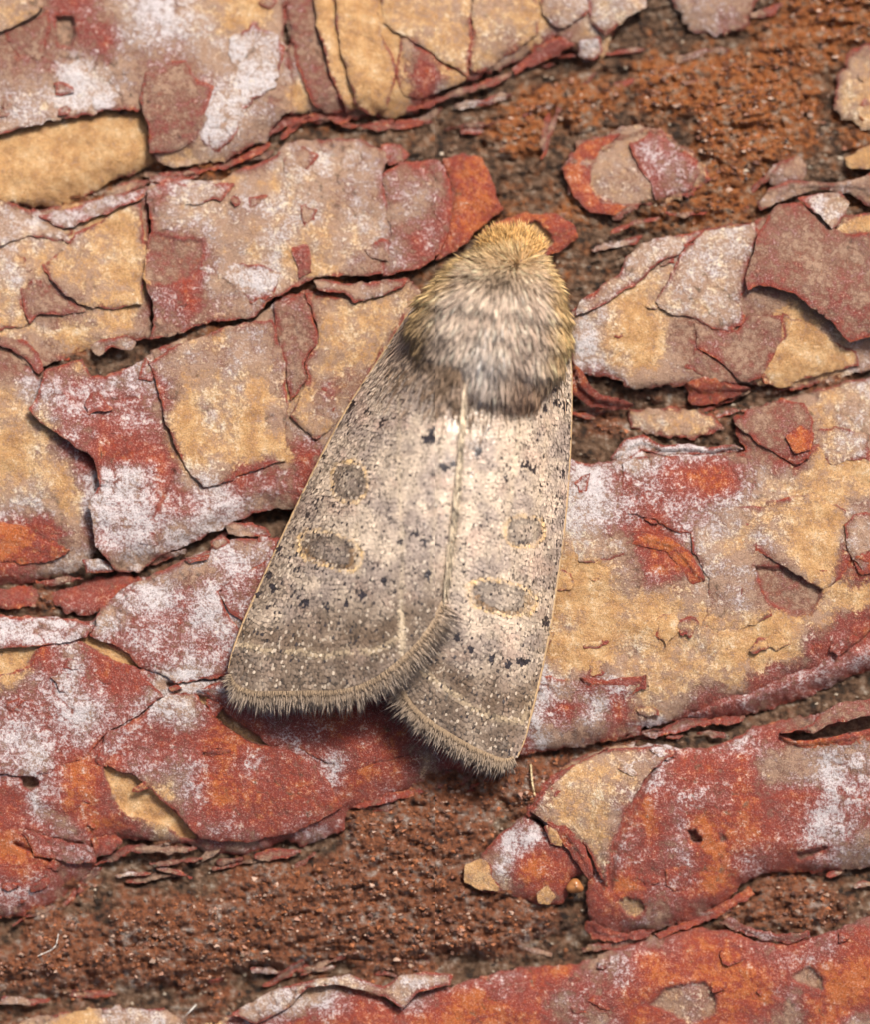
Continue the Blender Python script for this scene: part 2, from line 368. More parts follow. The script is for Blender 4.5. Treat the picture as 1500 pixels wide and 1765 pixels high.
flake([(1345,352),(1380,350),(1405,375),(1430,398),(1436,392),(1460,405),(1500,400),(1570,395),(1570,585),(1500,580),(1465,592),(1440,560),(1400,530),(1370,505),(1340,497),(1310,492),(1290,500),(1285,480),(1295,455),(1310,400),(1330,365)], .42, .16, 'B', .45, 120, 2, .02, .0)
flake([(1372,340),(1450,332),(1466,350),(1450,380),(1437,397),(1415,372)], .52, .12, 'L', .1, 130, 3)
flake([(1440,396),(1475,370),(1570,362),(1570,402),(1500,404),(1462,405)], .3, .12, 'T', 0, 90, 2)
flake([(985,618),(1000,634),(1020,665),(1035,680),(1070,687),(1094,698),(1078,706),(1020,702),(980,672)], .05, .12, 'R', .5, 330, 2, .02, .1)
# --- middle right gap
plate([(1085,706),(1150,700),(1230,714),(1246,740),(1200,756),(1130,751),(1090,736)], .1, .7, 'N', 0, 90, 5, .3, .3)
plate([(1180,660),(1215,648),(1245,655),(1290,672),(1250,690),(1215,700),(1190,690)], .05, .4, 'R', .2, 270, 5, .1, .2)
# --- big plate right of the moth
plate([(950,792),(1040,797),(1075,792),(1100,780),(1288,777),(1270,750),(1264,720),(1300,706),(1370,682),(1440,662),(1570,640),(1570,1060),(1500,1087),(1450,1130),(1400,1150),(1330,1180),(1270,1206),(1200,1226),(1150,1246),(1110,1256),(1060,1270),(900,1300),(860,1250),(880,1000),(930,800)], .2, 1.0, None, 0, 90, 5, .25)
flake([(1052,792),(1080,756),(1110,750),(1145,767),(1180,764),(1220,771),(1268,766),(1282,775),(1230,786),(1190,783),(1150,786),(1110,777),(1075,797)], .06, .14, 'W', .3, 270, 2)
flake([(1075,797),(1110,786),(1200,787),(1285,784),(1302,830),(1307,880),(1300,902),(1200,917),(1170,917),(1130,897),(1085,885),(1075,840)], .08, .12, None, .06, 90, 3)
flake([(1085,884),(1130,895),(1170,914),(1192,920),(1196,950),(1222,1000),(1224,1035),(1212,1078),(1240,1095),(1290,1080),(1330,1060),(1325,1035),(1310,1005),(1300,980),(1302,945),(1340,972),(1370,985),(1395,1003),(1420,1015),(1450,1000),(1480,930),(1460,880),(1400,850),(1310,870),(1200,875)], .1, .14, None, .08, 180, 3)
flake([(1090,937),(1110,920),(1150,925),(1190,950),(1212,985),(1217,1002),(1195,1007),(1175,980),(1150,952),(1115,942)], .08, .12, 'O', .15, 330, 2, .02, .1)
pit([(1302,978),(1350,978),(1370,985),(1395,1005),(1420,1015),(1402,1055),(1370,1062),(1350,1050),(1325,1035)], .22, 'B')
flake([(1270,730),(1290,705),(1350,690),(1385,695),(1405,725),(1402,760),(1395,790),(1370,802),(1340,782),(1310,762),(1280,742)], .14, .15, 'B', .15, 30, 4, .02, .35)
flake([(1355,752),(1380,735),(1407,745),(1398,775),(1370,782)], .32, .1, 'O', .15, 90, 2)
flake([(1458,905),(1475,885),(1560,880),(1560,985),(1490,985),(1462,950)], .16, .2, 'M', .25, 180, 3)
pit([(1478,930),(1500,920),(1560,925),(1560,950),(1490,948)], .5, 'D')
flake([(1470,960),(1500,950),(1565,955),(1565,990),(1485,988)], .2, .15, 'R', .2, 250, 3)
plate([(1150,1243),(1180,1226),(1230,1190),(1275,1185),(1330,1156),(1400,1136),(1420,1110),(1450,1127),(1500,1086),(1570,1050),(1570,1140),(1480,1160),(1420,1190),(1350,1216),(1290,1232),(1220,1243)], .22, .9, 'V', .0, 270, 5, .5, .25)
plate([(915,1165),(1000,1170),(1050,1174),(1115,1166),(1120,1185),(1106,1215),(1102,1262),(1060,1277),(960,1292),(890,1303),(890,1230)], .32, .6, None, .12, 290, 4, .2)
flake([(1000,1168),(1050,1172),(1114,1165),(1118,1186),(1085,1200),(1050,1190),(1010,1192)], .06, .1, 'R', .22, 270, 3)
for q in [[(985,935),(1030,925),(1075,930),(1085,950),(1050,970),(1000,965)], [(1125,1065),(1165,1058),(1172,1085),(1150,1110),(1130,1095)], [(1015,1140),(1040,1132),(1045,1160),(1020,1165)], [(1320,1100),(1345,1093),(1362,1108),(1345,1120),(1325,1118)], [(1225,893),(1252,890),(1250,915),(1232,922)], [(1285,900),(1310,885),(1320,920),(1305,930)], [(1380,750),(1440,735),(1500,750),(1500,790),(1440,800),(1405,780)], [(1415,915),(1445,915),(1450,935),(1425,935)], [(1330,700),(1380,705),(1360,715)], [(1210,1050),(1235,1045),(1238,1075),(1215,1085)]]:
    flake(q, .05, .08, 'Y' if len(q) < 6 else 'L', .03, 90, 5, .03, .35)
# --- lower right red plate
plate([(905,1398),(930,1352),(985,1312),(1050,1287),(1130,1282),(1200,1292),(1250,1282),(1300,1252),(1380,1236),(1420,1226),(1570,1190),(1570,1492),(1480,1496),(1420,1502),(1330,1502),(1280,1522),(1250,1556),(1190,1586),(1120,1606),(1050,1612),(1020,1592),(1010,1552),(1020,1502),(1010,1462),(960,1432)], .3, 1.0, None, .0, 90, 4, .4)
flake([(1350,1262),(1400,1248),(1440,1214),(1500,1204),(1570,1196),(1570,1222),(1500,1234),(1440,1246),(1400,1262)], .16, .16, 'B', .35, 90, 3, .02, .2)
flake([(1345,1270),(1375,1278),(1430,1272),(1500,1256),(1570,1252),(1570,1275),(1500,1280),(1400,1290),(1360,1284)], .06, .14, 'O', .25, 270, 2)
pit([(1345,1265),(1400,1262),(1440,1250),(1500,1232),(1570,1230),(1570,1255),(1500,1257),(1430,1272),(1370,1277)], .9, 'D')
crack([(1130,1312),(1114,1347),(1092,1392),(1068,1442),(1056,1490),(1050,1530)], 6, .25)
crack([(1165,1297),(1140,1310),(1120,1330)], 3, .2); crack([(1040,1320),(1038,1370)], 3, .12)
pit([(1187,1432),(1200,1430),(1208,1448),(1200,1455),(1190,1448)], .5, 'D'); pit([(1242,1440),(1253,1440),(1254,1450),(1244,1452)], .2, 'D')
pit([(1065,1553),(1085,1548),(1105,1552),(1112,1566),(1098,1582),(1080,1575)], .22, 'N'); pit([(1373,1468),(1395,1468),(1410,1462),(1430,1460),(1400,1476),(1378,1482)], .3, 'D')
flake([(1010,1590),(1025,1585),(1045,1600),(1080,1610),(1130,1600),(1120,1612),(1060,1625),(1020,1620)], .02, .12, 'R', .15, 300, 4)
flake([(915,1398),(945,1362),(985,1320),(1050,1292),(1130,1285),(1166,1297),(1122,1330),(1088,1388),(1060,1445),(1047,1528),(1030,1500),(1012,1458),(960,1428)], .07, .14, 'N', .12, 0, 3, .02, .35)
# --- small plate right of the rust band
plate([(800,1492),(828,1480),(850,1450),(880,1425),(908,1402),(940,1430),(962,1426),(1000,1460),(1016,1500),(988,1515),(972,1556),(930,1562),(880,1542),(830,1537),(800,1520)], .3, .9, None, .0, 90, 3, .4)
flake([(802,1492),(830,1480),(848,1490),(850,1510),(868,1535),(830,1535),(803,1520)], .05, .1, 'T', .08, 0, 2)
flake([(925,1540),(945,1525),(960,1545),(950,1558),(930,1558)], .05, .08, 'T', 0, 90, 2)
flake([(940,1425),(955,1420),(972,1450),(970,1460),(950,1455)], .12, .08, 'T', 0, 90, 2)
flake([(945,1418),(985,1428),(1010,1462),(1025,1500),(1018,1520),(1000,1490),(970,1452)], .12, .12, 'R', .2, 0, 3)
# --- lower left red plate (runs on under the wings)
plate([(-60,1060),(0,1060),(60,1064),(130,1068),(163,1074),(170,1046),(200,1020),(250,996),(330,961),(400,926),(480,926),(600,930),(760,1000),(890,1200),(880,1310),(832,1332),(790,1342),(740,1352),(660,1376),(602,1396),(590,1430),(520,1460),(490,1447),(420,1476),(370,1471),(330,1456),(270,1451),(200,1442),(162,1470),(165,1500),(130,1530),(100,1550),(40,1576),(-60,1592)], .15, 1.1, None, .0, 90, 4, .4)
flake([(-60,1062),(0,1060),(60,1064),(130,1068),(165,1076),(150,1098),(120,1105),(70,1112),(0,1117),(-60,1120)], .08, .14, 'W', .1, 90, 3, .05, .4)
flake([(165,1078),(172,1046),(205,1020),(250,996),(330,961),(400,930),(480,928),(470,960),(375,1020),(400,1070),(440,1120),(400,1165),(300,1178),(285,1165),(240,1150),(222,1125),(190,1108),(150,1096)], .09, .16, None, .12, 140, 3)
flake([(378,1022),(400,1000),(480,955),(500,1000),(480,1100),(440,1100),(415,1070),(395,1055)], .2, .12, 'V', .1, 180, 2)
flake([(340,1190),(400,1165),(470,1150),(640,1170),(760,1180),(760,1280),(600,1330),(520,1290),(465,1282),(430,1255),(395,1225),(365,1202)], .09, .16, None, .16, 215, 3)
flake([(70,1112),(130,1108),(175,1128),(240,1155),(280,1200),(230,1235),(180,1265),(150,1300),(60,1340),(-60,1330),(-60,1170),(20,1160),(55,1140)], .07, .12, None, .08, 60, 3)
flake([(172,1305),(180,1268),(240,1235),(290,1195),(335,1195),(372,1238),(405,1262),(440,1282),(520,1300),(560,1340),(590,1390),(520,1430),(430,1450),(345,1448),(310,1405),(270,1370),(235,1338),(200,1328)], .1, .16, None, .2, 200, 3)
pit([(-20,1118),(65,1114),(50,1140),(0,1166),(-20,1170)], .2, 'T'); pit([(137,1102),(155,1095),(185,1110),(220,1130),(242,1152),(215,1147),(175,1127)], .25, 'T')
pit([(335,1197),(360,1202),(400,1240),(440,1265),(465,1282),(440,1282),(400,1262),(370,1237)], .4, 'N'); pit([(175,1312),(200,1330),(235,1340),(270,1375),(310,1410),(342,1447),(310,1442),(290,1422),(255,1412),(215,1402),(200,1382),(183,1345)], .3, 'T')
pit([(35,1340),(55,1335),(65,1350),(55,1362),(40,1355)], .6, 'D')
crack([(290,1180),(330,1172),(400,1165)], 3, .35); crack([(160,1290),(200,1250),(280,1210),(310,1190)], 2.5, .15); crack([(260,1318),(300,1310),(340,1312)], 2.5, .2)
crack([(25,1455),(60,1470),(90,1485)], 3, .3); crack([(45,1432),(80,1448),(140,1455)], 3, .3)
flake([(350,1296),(372,1290),(398,1290),(398,1296),(370,1302),(352,1303)], .18, .08, 'O', .15, 270, 1.5)
flake([(288,1185),(305,1180),(312,1186),(295,1193)], .1, .06, 'T', .05, 90, 1.5)
flake([(155,1445),(200,1438),(215,1450),(190,1470),(165,1480)], .1, .12, 'R', .2, 60, 3)
flake([(40,1430),(110,1450),(160,1460),(165,1485),(125,1490),(60,1475)], .1, .1, 'V', .1, 60, 3)
# --- left middle
plate([(-60,380),(60,366),(150,346),(254,321),(258,450),(262,582),(200,592),(150,602),(60,642),(20,602),(-60,592)], -.1, .9, None, 0, 90, 4, .1)
flake([(75,457),(110,430),(130,402),(190,370),(242,350),(252,450),(242,522),(200,532),(175,528),(160,530),(135,522),(110,508),(85,482)], .14, .12, 'N', .16, 140, 3, .02, .5)
flake([(35,496),(65,480),(80,485),(110,510),(152,536),(110,543),(65,541),(50,560),(40,530)], .06, .1, 'B', .15, 110, 2, .02, .05)
flake([(-60,300),(0,345),(30,352),(62,366),(100,390),(130,420),(100,415),(50,405),(0,425),(-60,430)], .1, .12, 'L', .1, 70, 4, .02, .5)
flake([(-60,432),(0,426),(40,440),(60,475),(40,520),(45,560),(0,570),(-60,565)], .08, .1, 'N', .08, 30, 4, .02, .5)
flake([(65,372),(130,356),(175,342),(255,322),(240,345),(150,380),(110,395)], .15, .12, 'W', .2, 60, 3, .02, .3)
flake([(155,600),(175,585),(215,580),(238,590),(225,605),(190,600),(170,612)], .02, .1, 'M', .1, 270, 3)
pit([(150,612),(190,598),(230,602),(205,640),(162,645)], .5, 'U', 3)
plate([(-60,582),(0,582),(40,602),(75,640),(90,690),(120,740),(175,800),(200,850),(185,900),(166,950),(130,986),(80,1001),(40,1006),(-60,1012)], -.15, 1.0, None, 0, 90, 4, .3)
flake([(-60,585),(0,580),(40,585),(62,605),(75,635),(68,648),(40,615),(0,598),(-60,600)], .1, .12, 'B', .1, 60, 3, .02, .2)
flake([(-60,880),(0,898),(40,905),(75,930),(120,950),(100,965),(50,972),(0,968),(-60,960)], .08, .12, 'O', .12, 300, 4, .02, .3)
# --- lifted red and white plate on the left
plate([(75,640),(120,626),(140,620),(155,650),(180,647),(230,627),(262,612),(270,640),(290,700),(292,740),(310,780),(335,812),(352,838),(400,818),(480,788),(520,778),(580,790),(540,880),(480,877),(430,886),(390,906),(350,926),(270,961),(240,986),(200,986),(165,942),(160,902),(150,872),(172,835),(160,792),(140,776),(100,747),(65,726),(50,706),(65,680)], .16, .25, None, .55, 150, 3, .03)
crack([(300,812),(290,840),(275,870),(262,895)], 2.5, .2); crack([(192,690),(215,686),(235,684)], 2, .15)
# --- plates in the middle left
plate([(255,320),(300,312),(380,312),(400,300),(478,266),(490,246),(560,240),(620,240),(660,260),(667,277),(660,300),(668,380),(676,410),(660,450),(662,472),(545,477),(520,490),(470,515),(440,546),(400,551),(365,556),(350,560),(310,575),(285,580),(257,586),(265,560),(262,520),(246,480),(250,440),(258,410),(262,380),(254,340)], .18, .32, None, .3, 150, 3, .04)
pit([(262,402),(290,410),(350,416),(345,456),(330,480),(280,490),(250,482),(250,440)], .12, 'B')
flake([(485,262),(520,255),(550,265),(530,290),(490,300)], .08, .1, 'M', .1, 130, 3)
flake([(500,425),(530,420),(535,470),(515,480)], .08, .1, 'R', .1, 0, 3)
flake([(262,318),(380,314),(400,320),(380,345),(320,352),(300,400),(268,396)], .06, .08, 'L', .04, 90, 5)
flake([(345,460),(420,450),(480,470),(470,510),(430,520),(400,490)], .05, .08, 'G', .05, 90, 5)
plate([(658,302),(690,281),(750,275),(768,285),(778,320),(781,360),(771,410),(755,442),(720,462),(660,476),(657,440),(674,405),(664,370)], .24, .3, 'M', .12, 0, 3, .06, .7)
plate([(766,275),(800,262),(830,275),(850,310),(866,360),(840,386),(820,402),(790,432),(752,447),(770,405),(782,350),(775,305)], .22, .5, 'O', .05, 0, 4, .2, .35)
flake([(655,250),(690,250),(705,268),(690,282),(668,285)], .1, .12, 'V', .2, 60, 3)
plate([(830,400),(865,380),(905,367),(960,370),(992,390),(996,410),(970,432),(930,446),(880,430)], .35, .5, 'O', .15, 270, 3, .15, .3)
pit([(905,390),(925,380),(945,400),(958,418),(930,436),(905,425)], .3, 'T')
plate([(262,605),(330,577),(440,551),(475,516),(530,500),(610,505),(700,482),(820,600),(800,900),(600,1000),(500,882),(440,842),(350,842),(300,780),(285,720),(260,640)], -.05, .9, None, 0, 90, 4, .1)
flake([(258,627),(290,602),(350,577),(440,552),(466,552),(485,600),(492,640),(494,700),(492,795),(460,802),(410,820),(380,836),(350,841),(330,820),(310,785),(287,730),(276,690)], .4, .14, None, .12, 170, 3)
crack([(285,725),(340,712),(380,698),(420,705),(488,710)], 3, .12)
flake([(470,520),(520,512),(545,560),(548,590),(522,620),(530,650),(500,692),(492,640),(476,570)], .2, .14, 'B', .15, 0, 3, .02, .3)
flake([(525,505),(600,515),(660,500),(712,484),(690,560),(640,640),(590,720),(545,760),(500,715),(530,655),(524,622),(550,592),(546,558)], .1, .12, 'N', .1, 150, 3, .02, .5)
flake([(540,482),(600,488),(660,486),(705,478),(690,495),(650,512),(610,522),(590,505),(550,498)], .22, .14, 'M', .2, 100, 3, .02, .3)
# --- the gaps: lumps and lips
plate([(85,1025),(150,1002),(215,986),(252,1000),(205,1030),(162,1060),(110,1056)], .2, .6, 'U', 0, 90, 5, .35, .2)
plate([(-60,1022),(40,1012),(80,1020),(60,1045),(-60,1050)], .1, .6, 'U', 0, 90, 5, .3, .2)
flake([(142,965),(170,962),(200,975),(195,985),(148,988)], .3, .1, 'G', .08, 90, 2)
flake([(388,905),(430,900),(460,912),(470,925),(420,925),(390,920)], .3, .2, 'M', .2, 270, 3)
flake([(318,962),(340,960),(360,956),(358,964),(325,972)], .3, .1, 'L', .1, 270, 2)
flake([(362,935),(385,925),(395,935),(372,948)], .3, .15, 'L', .1, 270, 2)
# --- ribbon-like layer edges along the gaps
for q, ty, cd in [
 ([(178,332),(230,312),(290,300),(335,298),(300,310),(240,322),(190,342)], 'M', 270),
 ([(270,300),(330,292),(400,275),(445,250),(470,248),(430,275),(380,290),(320,302)], 'R', 90),
 ([(455,225),(490,205),(560,195),(610,200),(600,212),(540,208),(490,218),(465,232)], 'R', 90),
 ([(615,215),(660,212),(720,205),(745,212),(700,222),(640,224)], 'R', 270),
 ([(700,190),(760,165),(800,150),(880,125),(880,138),(800,160),(740,185)], 'R', 90),
 ([(880,120),(930,80),(965,62),(1000,75),(960,95),(920,115),(890,130)], 'R', 90),
 ([(600,1395),(660,1372),(740,1350),(790,1340),(832,1326),(800,1350),(740,1362),(670,1384)], 'B', 90),
 ([(905,1402),(940,1360),(985,1318),(1050,1288),(1040,1300),(990,1330),(945,1372),(915,1407)], 'R', 270),
 ([(1110,1262),(1140,1255),(1190,1240),(1290,1235),(1270,1246),(1200,1253),(1130,1272)], 'B', 90),
 ([(1125,1610),(1180,1590),(1240,1562),(1290,1528),(1300,1540),(1250,1573),(1190,1599),(1140,1616)], 'R', 90),
 ([(1240,1592),(1290,1611),(1350,1626),(1400,1616),(1395,1604),(1340,1612),(1290,1599),(1255,1582)], 'L', 270),
 ([(1000,1632),(1060,1622),(1120,1606),(1125,1614),(1065,1634),(1005,1642)], 'N', 270),
 ([(160,1492),(220,1456),(300,1458),(340,1462),(300,1472),(225,1470)], 'B', 90),
 ([(420,1480),(470,1462),(520,1466),(500,1476),(450,1482)], 'B', 90)]:
    flake(q, .06 if ty == 'L' else -.06, .07, ty, .14, cd, 4, .03, .5)
# --- bottom edge
plate([(780,1702),(830,1682),(900,1667),(1000,1661),(1060,1636),(1130,1611),(1200,1600),(1260,1605),(1300,1620),(1350,1626),(1420,1611),(1480,1586),(1570,1560),(1570,1860),(290,1860),(330,1775),(420,1742),(520,1702),(560,1692),(600,1702),(650,1717),(680,1737),(720,1707),(770,1702)], .25, 1.0, None, 0, 90, 3, .35)
flake([(395,1748),(480,1702),(540,1690),(600,1680),(660,1702),(690,1680),(740,1674),(782,1680),(778,1698),(722,1708),(692,1737),(660,1716),(600,1702),(575,1696),(530,1702),(492,1740),(440,1765)], .12, .14, 'L', .25, 90, 2, .02, .2)
pit([(1120,1732),(1150,1702),(1215,1692),(1237,1720),(1232,1750),(1190,1768),(1160,1747)], .2, 'M'); pit([(1365,1682),(1395,1666),(1420,1685),(1417,1705),(1370,1692)], .18, 'M')
plate([(0,1800),(20,1766),(100,1746),(200,1736),(290,1741),(312,1762),(300,1860),(-60,1860),(-60,1810)], .2, .8, None, 0, 90, 5, .3)

# ------------------------------------------------------------------ sheets cut to a ragged outline
CURV_Z = {}
def surf_z(x, y):    # height of plate tops with no level: used to stand things on
    return H(x, y)
def build_sheet(spec, seed, sp, name, parent, closed, plates_under=None):
    poly = np.array(spec['poly'], float)
    x0, y0 = poly.min(0) - 12; x1, y1 = poly.max(0) + 12
    nx = int((x1 - x0) / sp) + 2; ny = int((y1 - y0) / sp) + 2
    gx, gy = np.meshgrid(x0 + np.arange(nx) * sp, y0 + np.arange(ny) * sp)
    jag = spec['jag']
    def field(x, y):
        d, nxx, nyy = sdf(x, y, poly)
        d = d + jag * 1.5 * fbm(x, y, 34, 2, seed) + jag * .9 * fbm(x, y, 11, 2, seed + 3)
        return d, nxx, nyy
    d, nX, nY = field(gx, gy)
    inn = d > 0
    cell = inn[:-1, :-1] | inn[1:, :-1] | inn[:-1, 1:] | inn[1:, 1:]
    if not cell.any(): return None
    # pull outside corners onto the outline
    dx = np.gradient(d, sp, axis=1); dy = np.gradient(d, sp, axis=0); g2 = dx * dx + dy * dy + .05
    out = ~inn
    mv = np.clip(-d / g2, 0, 4 * sp)
    X = np.where(out, gx + np.clip(dx * mv, -1.5 * sp, 1.5 * sp), gx); Y = np.where(out, gy + np.clip(dy * mv, -1.5 * sp, 1.5 * sp), gy)
    idx = np.arange(nx * ny).reshape(ny, nx)
    q = np.stack([idx[:-1, :-1], idx[1:, :-1], idx[1:, 1:], idx[:-1, 1:]], -1)[cell]
    used = np.unique(q); remap = np.full(nx * ny, -1); remap[used] = np.arange(len(used)); q = remap[q]
    x = X.ravel()[used]; y = Y.ravel()[used]; dd = np.maximum(d.ravel()[used], 0); NX = nX.ravel()[used]; NY = nY.ravel()[used]
    # --- masks
    m = paint(x, y)
    if spec['typ']:
        own = np.array(TYPES[spec['typ']]); m = m * spec['mixg'] + own * (1 - spec['mixg'])
    m = m.copy()
    # --- height
    z = H(x, y) + spec['lev']
    ca = math.radians(spec['cdir']); dirf = np.clip(NX * math.cos(ca) + NY * math.sin(ca), 0, 1)
    reach = 45. if closed else 60.
    z += .6 * spec['curl'] * dirf * np.exp(-dd / reach) * (1 + .5 * fbm(x, y, 40, 2, seed + 9))
    z -= spec['droop'] * np.exp(-dd / 22.) * (1 - .8 * dirf * (spec['curl'] > 0))
    z -= (.35 * spec['th'] if closed else .06) * np.exp(-dd / 5.)
    rel = fbm(x, y, 110, 4, seed + 20)
    ter = fbm(x * .8, y * 1.25, 60, 4, seed + 27) * 5
    stp = np.floor(ter) + ss(.35, .65, ter - np.floor(ter))
    z += .12 * rel + (.02 if closed else .028) * stp + .022 * fbm(x, y, 12, 3, seed + 31) + .008 * fbm(x, y, 5, 1, seed + 35)
    # tan cork is the layer under a lost scale of bark: it lies lower with a ragged rim
    tm = ss(.30, .80, m[:, 1] + .50 * fbm(x, y, 30, 5, seed + 40, .74))
    z -= .03 * tm
    m[:, 1] = np.clip(m[:, 1] * .45 + tm * .5, 0, 1.1)
    m[:, 0] = np.clip(m[:, 0] + .22 * fbm(x, y, 60, 3, seed + 44), 0, 1)
    m[:, 2] = np.clip(m[:, 2] + .15 * fbm(x, y, 120, 2, seed + 47), 0, 1)
    # fresh orange-red rim
    rim = np.exp(-dd / (4 + 3 * np.clip(fbm(x, y, 50, 2, seed + 50), -1, 1))) * ss(-.25, .2, fbm(x, y, 60, 2, seed + 53))
    rim = np.clip(rim * 1.25, 0, 1); m[:, 2] = m[:, 2] * (1 - rim) + .72 * rim; m[:, 0] *= 1 - .8 * rim; m[:, 1] *= 1 - .9 * rim
    if not closed:
        for pp, dep, ty, pj in PIT:
            a = np.array(pp, float)
            if a[:, 0].max() < x.min() or a[:, 0].min() > x.max() or a[:, 1].max() < y.min() or a[:, 1].min() > y.max(): continue
            pd, _, _ = sdf(x, y, a); pd = pd + pj * 2.0 * fbm(x, y, 16, 3, 71)
            f = ss(-1.5, 2.0, pd)
            z -= dep * f; z += f * .03 * fbm(x, y, 10, 3, 75)
            own = np.array(TYPES[ty]); m = m * (1 - f[:, None]) + (own * .9 + .1 * m) * f[:, None]
            rimp = np.exp(-np.abs(pd + 2) / 3.) * .8; m[:, 2] = m[:, 2] * (1 - rimp) + .7 * rimp; m[:, 0] *= 1 - .7 * rimp
        for ln, wd, dep in CRK:
            pd = pdist(x, y, ln) + 3 * fbm(x, y, 18, 3, 81); f = np.exp(-(np.maximum(pd, 0) / wd) ** 2)
            z -= dep * f; m[:, 2] = m[:, 2] * (1 - f * .6) + .55 * f * .6; m[:, 0] *= 1 - .6 * f
    cz = craze(x, y); on = ss(.02, .25, fbm(x, y, 130, 3, 781) + .12 * fbm(x, y, 20, 2, 783)); f = np.exp(-(cz / 2.2) ** 2) * on * ss(.75, .3, m[:, 1])
    z -= .035 * f; m[:, 3] = np.maximum(m[:, 3], .62 * f); m[:, 0] *= 1 - .5 * f
    mask = m[:, :4].copy(); mot = mottle(x, y, seed % 50)
    top = W(x, y, z)
    # boundary loop edges -> walls
    e = np.concatenate([q[:, [0, 1]], q[:, [1, 2]], q[:, [2, 3]], q[:, [3, 0]]])
    key = np.sort(e, 1); _, inv, cnt = np.unique(key, axis=0, return_inverse=True, return_counts=True)
    be = e[cnt[inv.ravel()] == 1]
    bv = np.unique(be); n = len(x)
    bm_ = np.full(n, -1); bm_[bv] = np.arange(len(bv))
    bx, by, bz = x[bv], y[bv], z[bv]
    wm = mask[bv].copy(); wm[:, 0] *= .25; wm[:, 1] = wm[:, 1] * .3 + .15 * np.clip(fbm(bx, by, 20, 2, seed + 60), 0, 1); wm[:, 2] = .5 + .3 * fbm(bx, by, 30, 2, seed + 61); wm[:, 3] = .12
    th = spec['th'] * (.75 if closed else 1.) * (1 + .3 * fbm(bx, by, 25, 2, seed + 62))
    inset = 3.0 if closed else 2.0
    rows = [(0.0, 0.0), (.33, -.6), (.66, inset * .6), (1.0, inset)]
    cos = [top]; masks = [mask]; mots = [mot]; walls = []; base = n
    for k, (tz, ins) in enumerate(rows):
        cos.append(W(bx - NX[bv] * (ins + .8 * pn(bx / 9, by / 9, seed + k)) * (k > 0), by - NY[bv] * ins * (k > 0), bz - th * tz)); masks.append(wm); mots.append(np.roll(mot[bv], k * 3, 0))
        if k: walls.append(np.stack([bm_[be[:, 0]] + base, bm_[be[:, 0]] + base - len(bv), bm_[be[:, 1]] + base - len(bv), bm_[be[:, 1]] + base], -1))
        base += len(bv)
    faces = [q] + walls
    if closed:
        und = mask.copy(); und[:, 0] *= .2; und[:, 1] = .3
        cos.append(W(x, y, z - spec['th'] * .75)); masks.append(und); mots.append(mot); faces.append(q[:, ::-1] + base)
    co = np.concatenate(cos); ms = np.concatenate(masks)
    o = mesh_np(name, co, faces, {'mask': ms, 'mottle': np.concatenate(mots)}, M_BARK, parent, origin=W(poly[:, 0].mean(), poly[:, 1].mean(), float(z.min()) - spec['th']))
    WORLD[o.name] = o.location.copy()
    return o

trunk = bpy.data.objects.new('tree_trunk', None); col.objects.link(trunk)
trunk.empty_display_size = .005
trunk.location = (0, 0, -.003); WORLD['tree_trunk'] = trunk.location.copy()
tag(trunk, 'reddish pine trunk with flaking plated bark that the grey moth rests on', 'tree trunk')

# plates beyond the picture's edge, so that the trunk goes on
extra = []
for i in range(400):
    ex = rng.uniform(-900, 2400); ey = rng.uniform(-800, 2600); rx = rng.uniform(150, 330); ry = rng.uniform(70, 130)
    if -60 - rx * .72 < ex < 1560 + rx * .72 and -60 - ry * .8 < ey < 1850 + ry * .8: continue
    if any(abs(ex - a) < (rx + b) * .86 and abs(ey - c) < (ry + d_) * .86 for a, c, b, d_ in extra): continue
    extra.append((ex, ey, rx, ry))
FARPL = []
for ex, ey, rx, ry in extra:
    a = np.linspace(0, 6.283, 15)[:-1]; r = rng.uniform(.85, 1.1, 14)
    sq = 1 / np.maximum(np.abs(np.cos(a)), np.abs(np.sin(a))) ** .6
    FARPL.append(dict(poly=list(zip(ex + rx * np.cos(a) * r * sq, ey + ry * np.sin(a) * r * sq)), lev=rng.uniform(-.05, .25), th=1.1, typ='MVRNOTWL'[rng.integers(8)], curl=.1, cdir=100, jag=9., droop=.3, mixg=0.))

plates = []
for i, s in enumerate(PL):
    o = build_sheet(s, 100 + i * 7, 3.4, 'bark_plate', trunk, False); plates.append(o)
def find_parent(c):
    best = None
    for s, o in zip(PL, plates):
        if sdf(np.array([c[0]]), np.array([c[1]]), s['poly'])[0][0] > 0 and (best is None or s['lev'] > best[0]): best = (s['lev'], o, s)
    return best
for i, s in enumerate(FL):
    c = np.mean(s['poly'], 0); b = find_parent(c)
    if b: s['lev'] += b[2]['lev']
    build_sheet(s, 2000 + i * 7, 3.0, 'bark_flake', b[1] if b else trunk, True)
for i in range(150):
    x, y = rng.uniform(0, 1500), rng.uniform(0, 1765)
    b = find_parent((x, y))
    if not b: continue
    a = np.sort(rng.uniform(0, 6.283, 9)); r_ = rng.uniform(7, 24); el = rng.uniform(.45, 1.); ro = rng.uniform(-.6, .4)
    px_, py_ = r_ * np.cos(a) * rng.uniform(.7, 1.3, 9), r_ * el * np.sin(a) * rng.uniform(.7, 1.3, 9)
    poly = list(zip(x + px_ * math.cos(ro) - py_ * math.sin(ro), y + px_ * math.sin(ro) + py_ * math.cos(ro)))
    build_sheet(dict(poly=poly, lev=b[2]['lev'] + rng.uniform(.03, .1), th=.07, typ=None, curl=rng.uniform(.02, .14), cdir=rng.uniform(60, 220), jag=3., droop=.03, mixg=1.), 11000 + i * 7, 3.0, 'bark_flake', b[1], True)
_P, _C = PIT, CRK; PIT, CRK = [], []
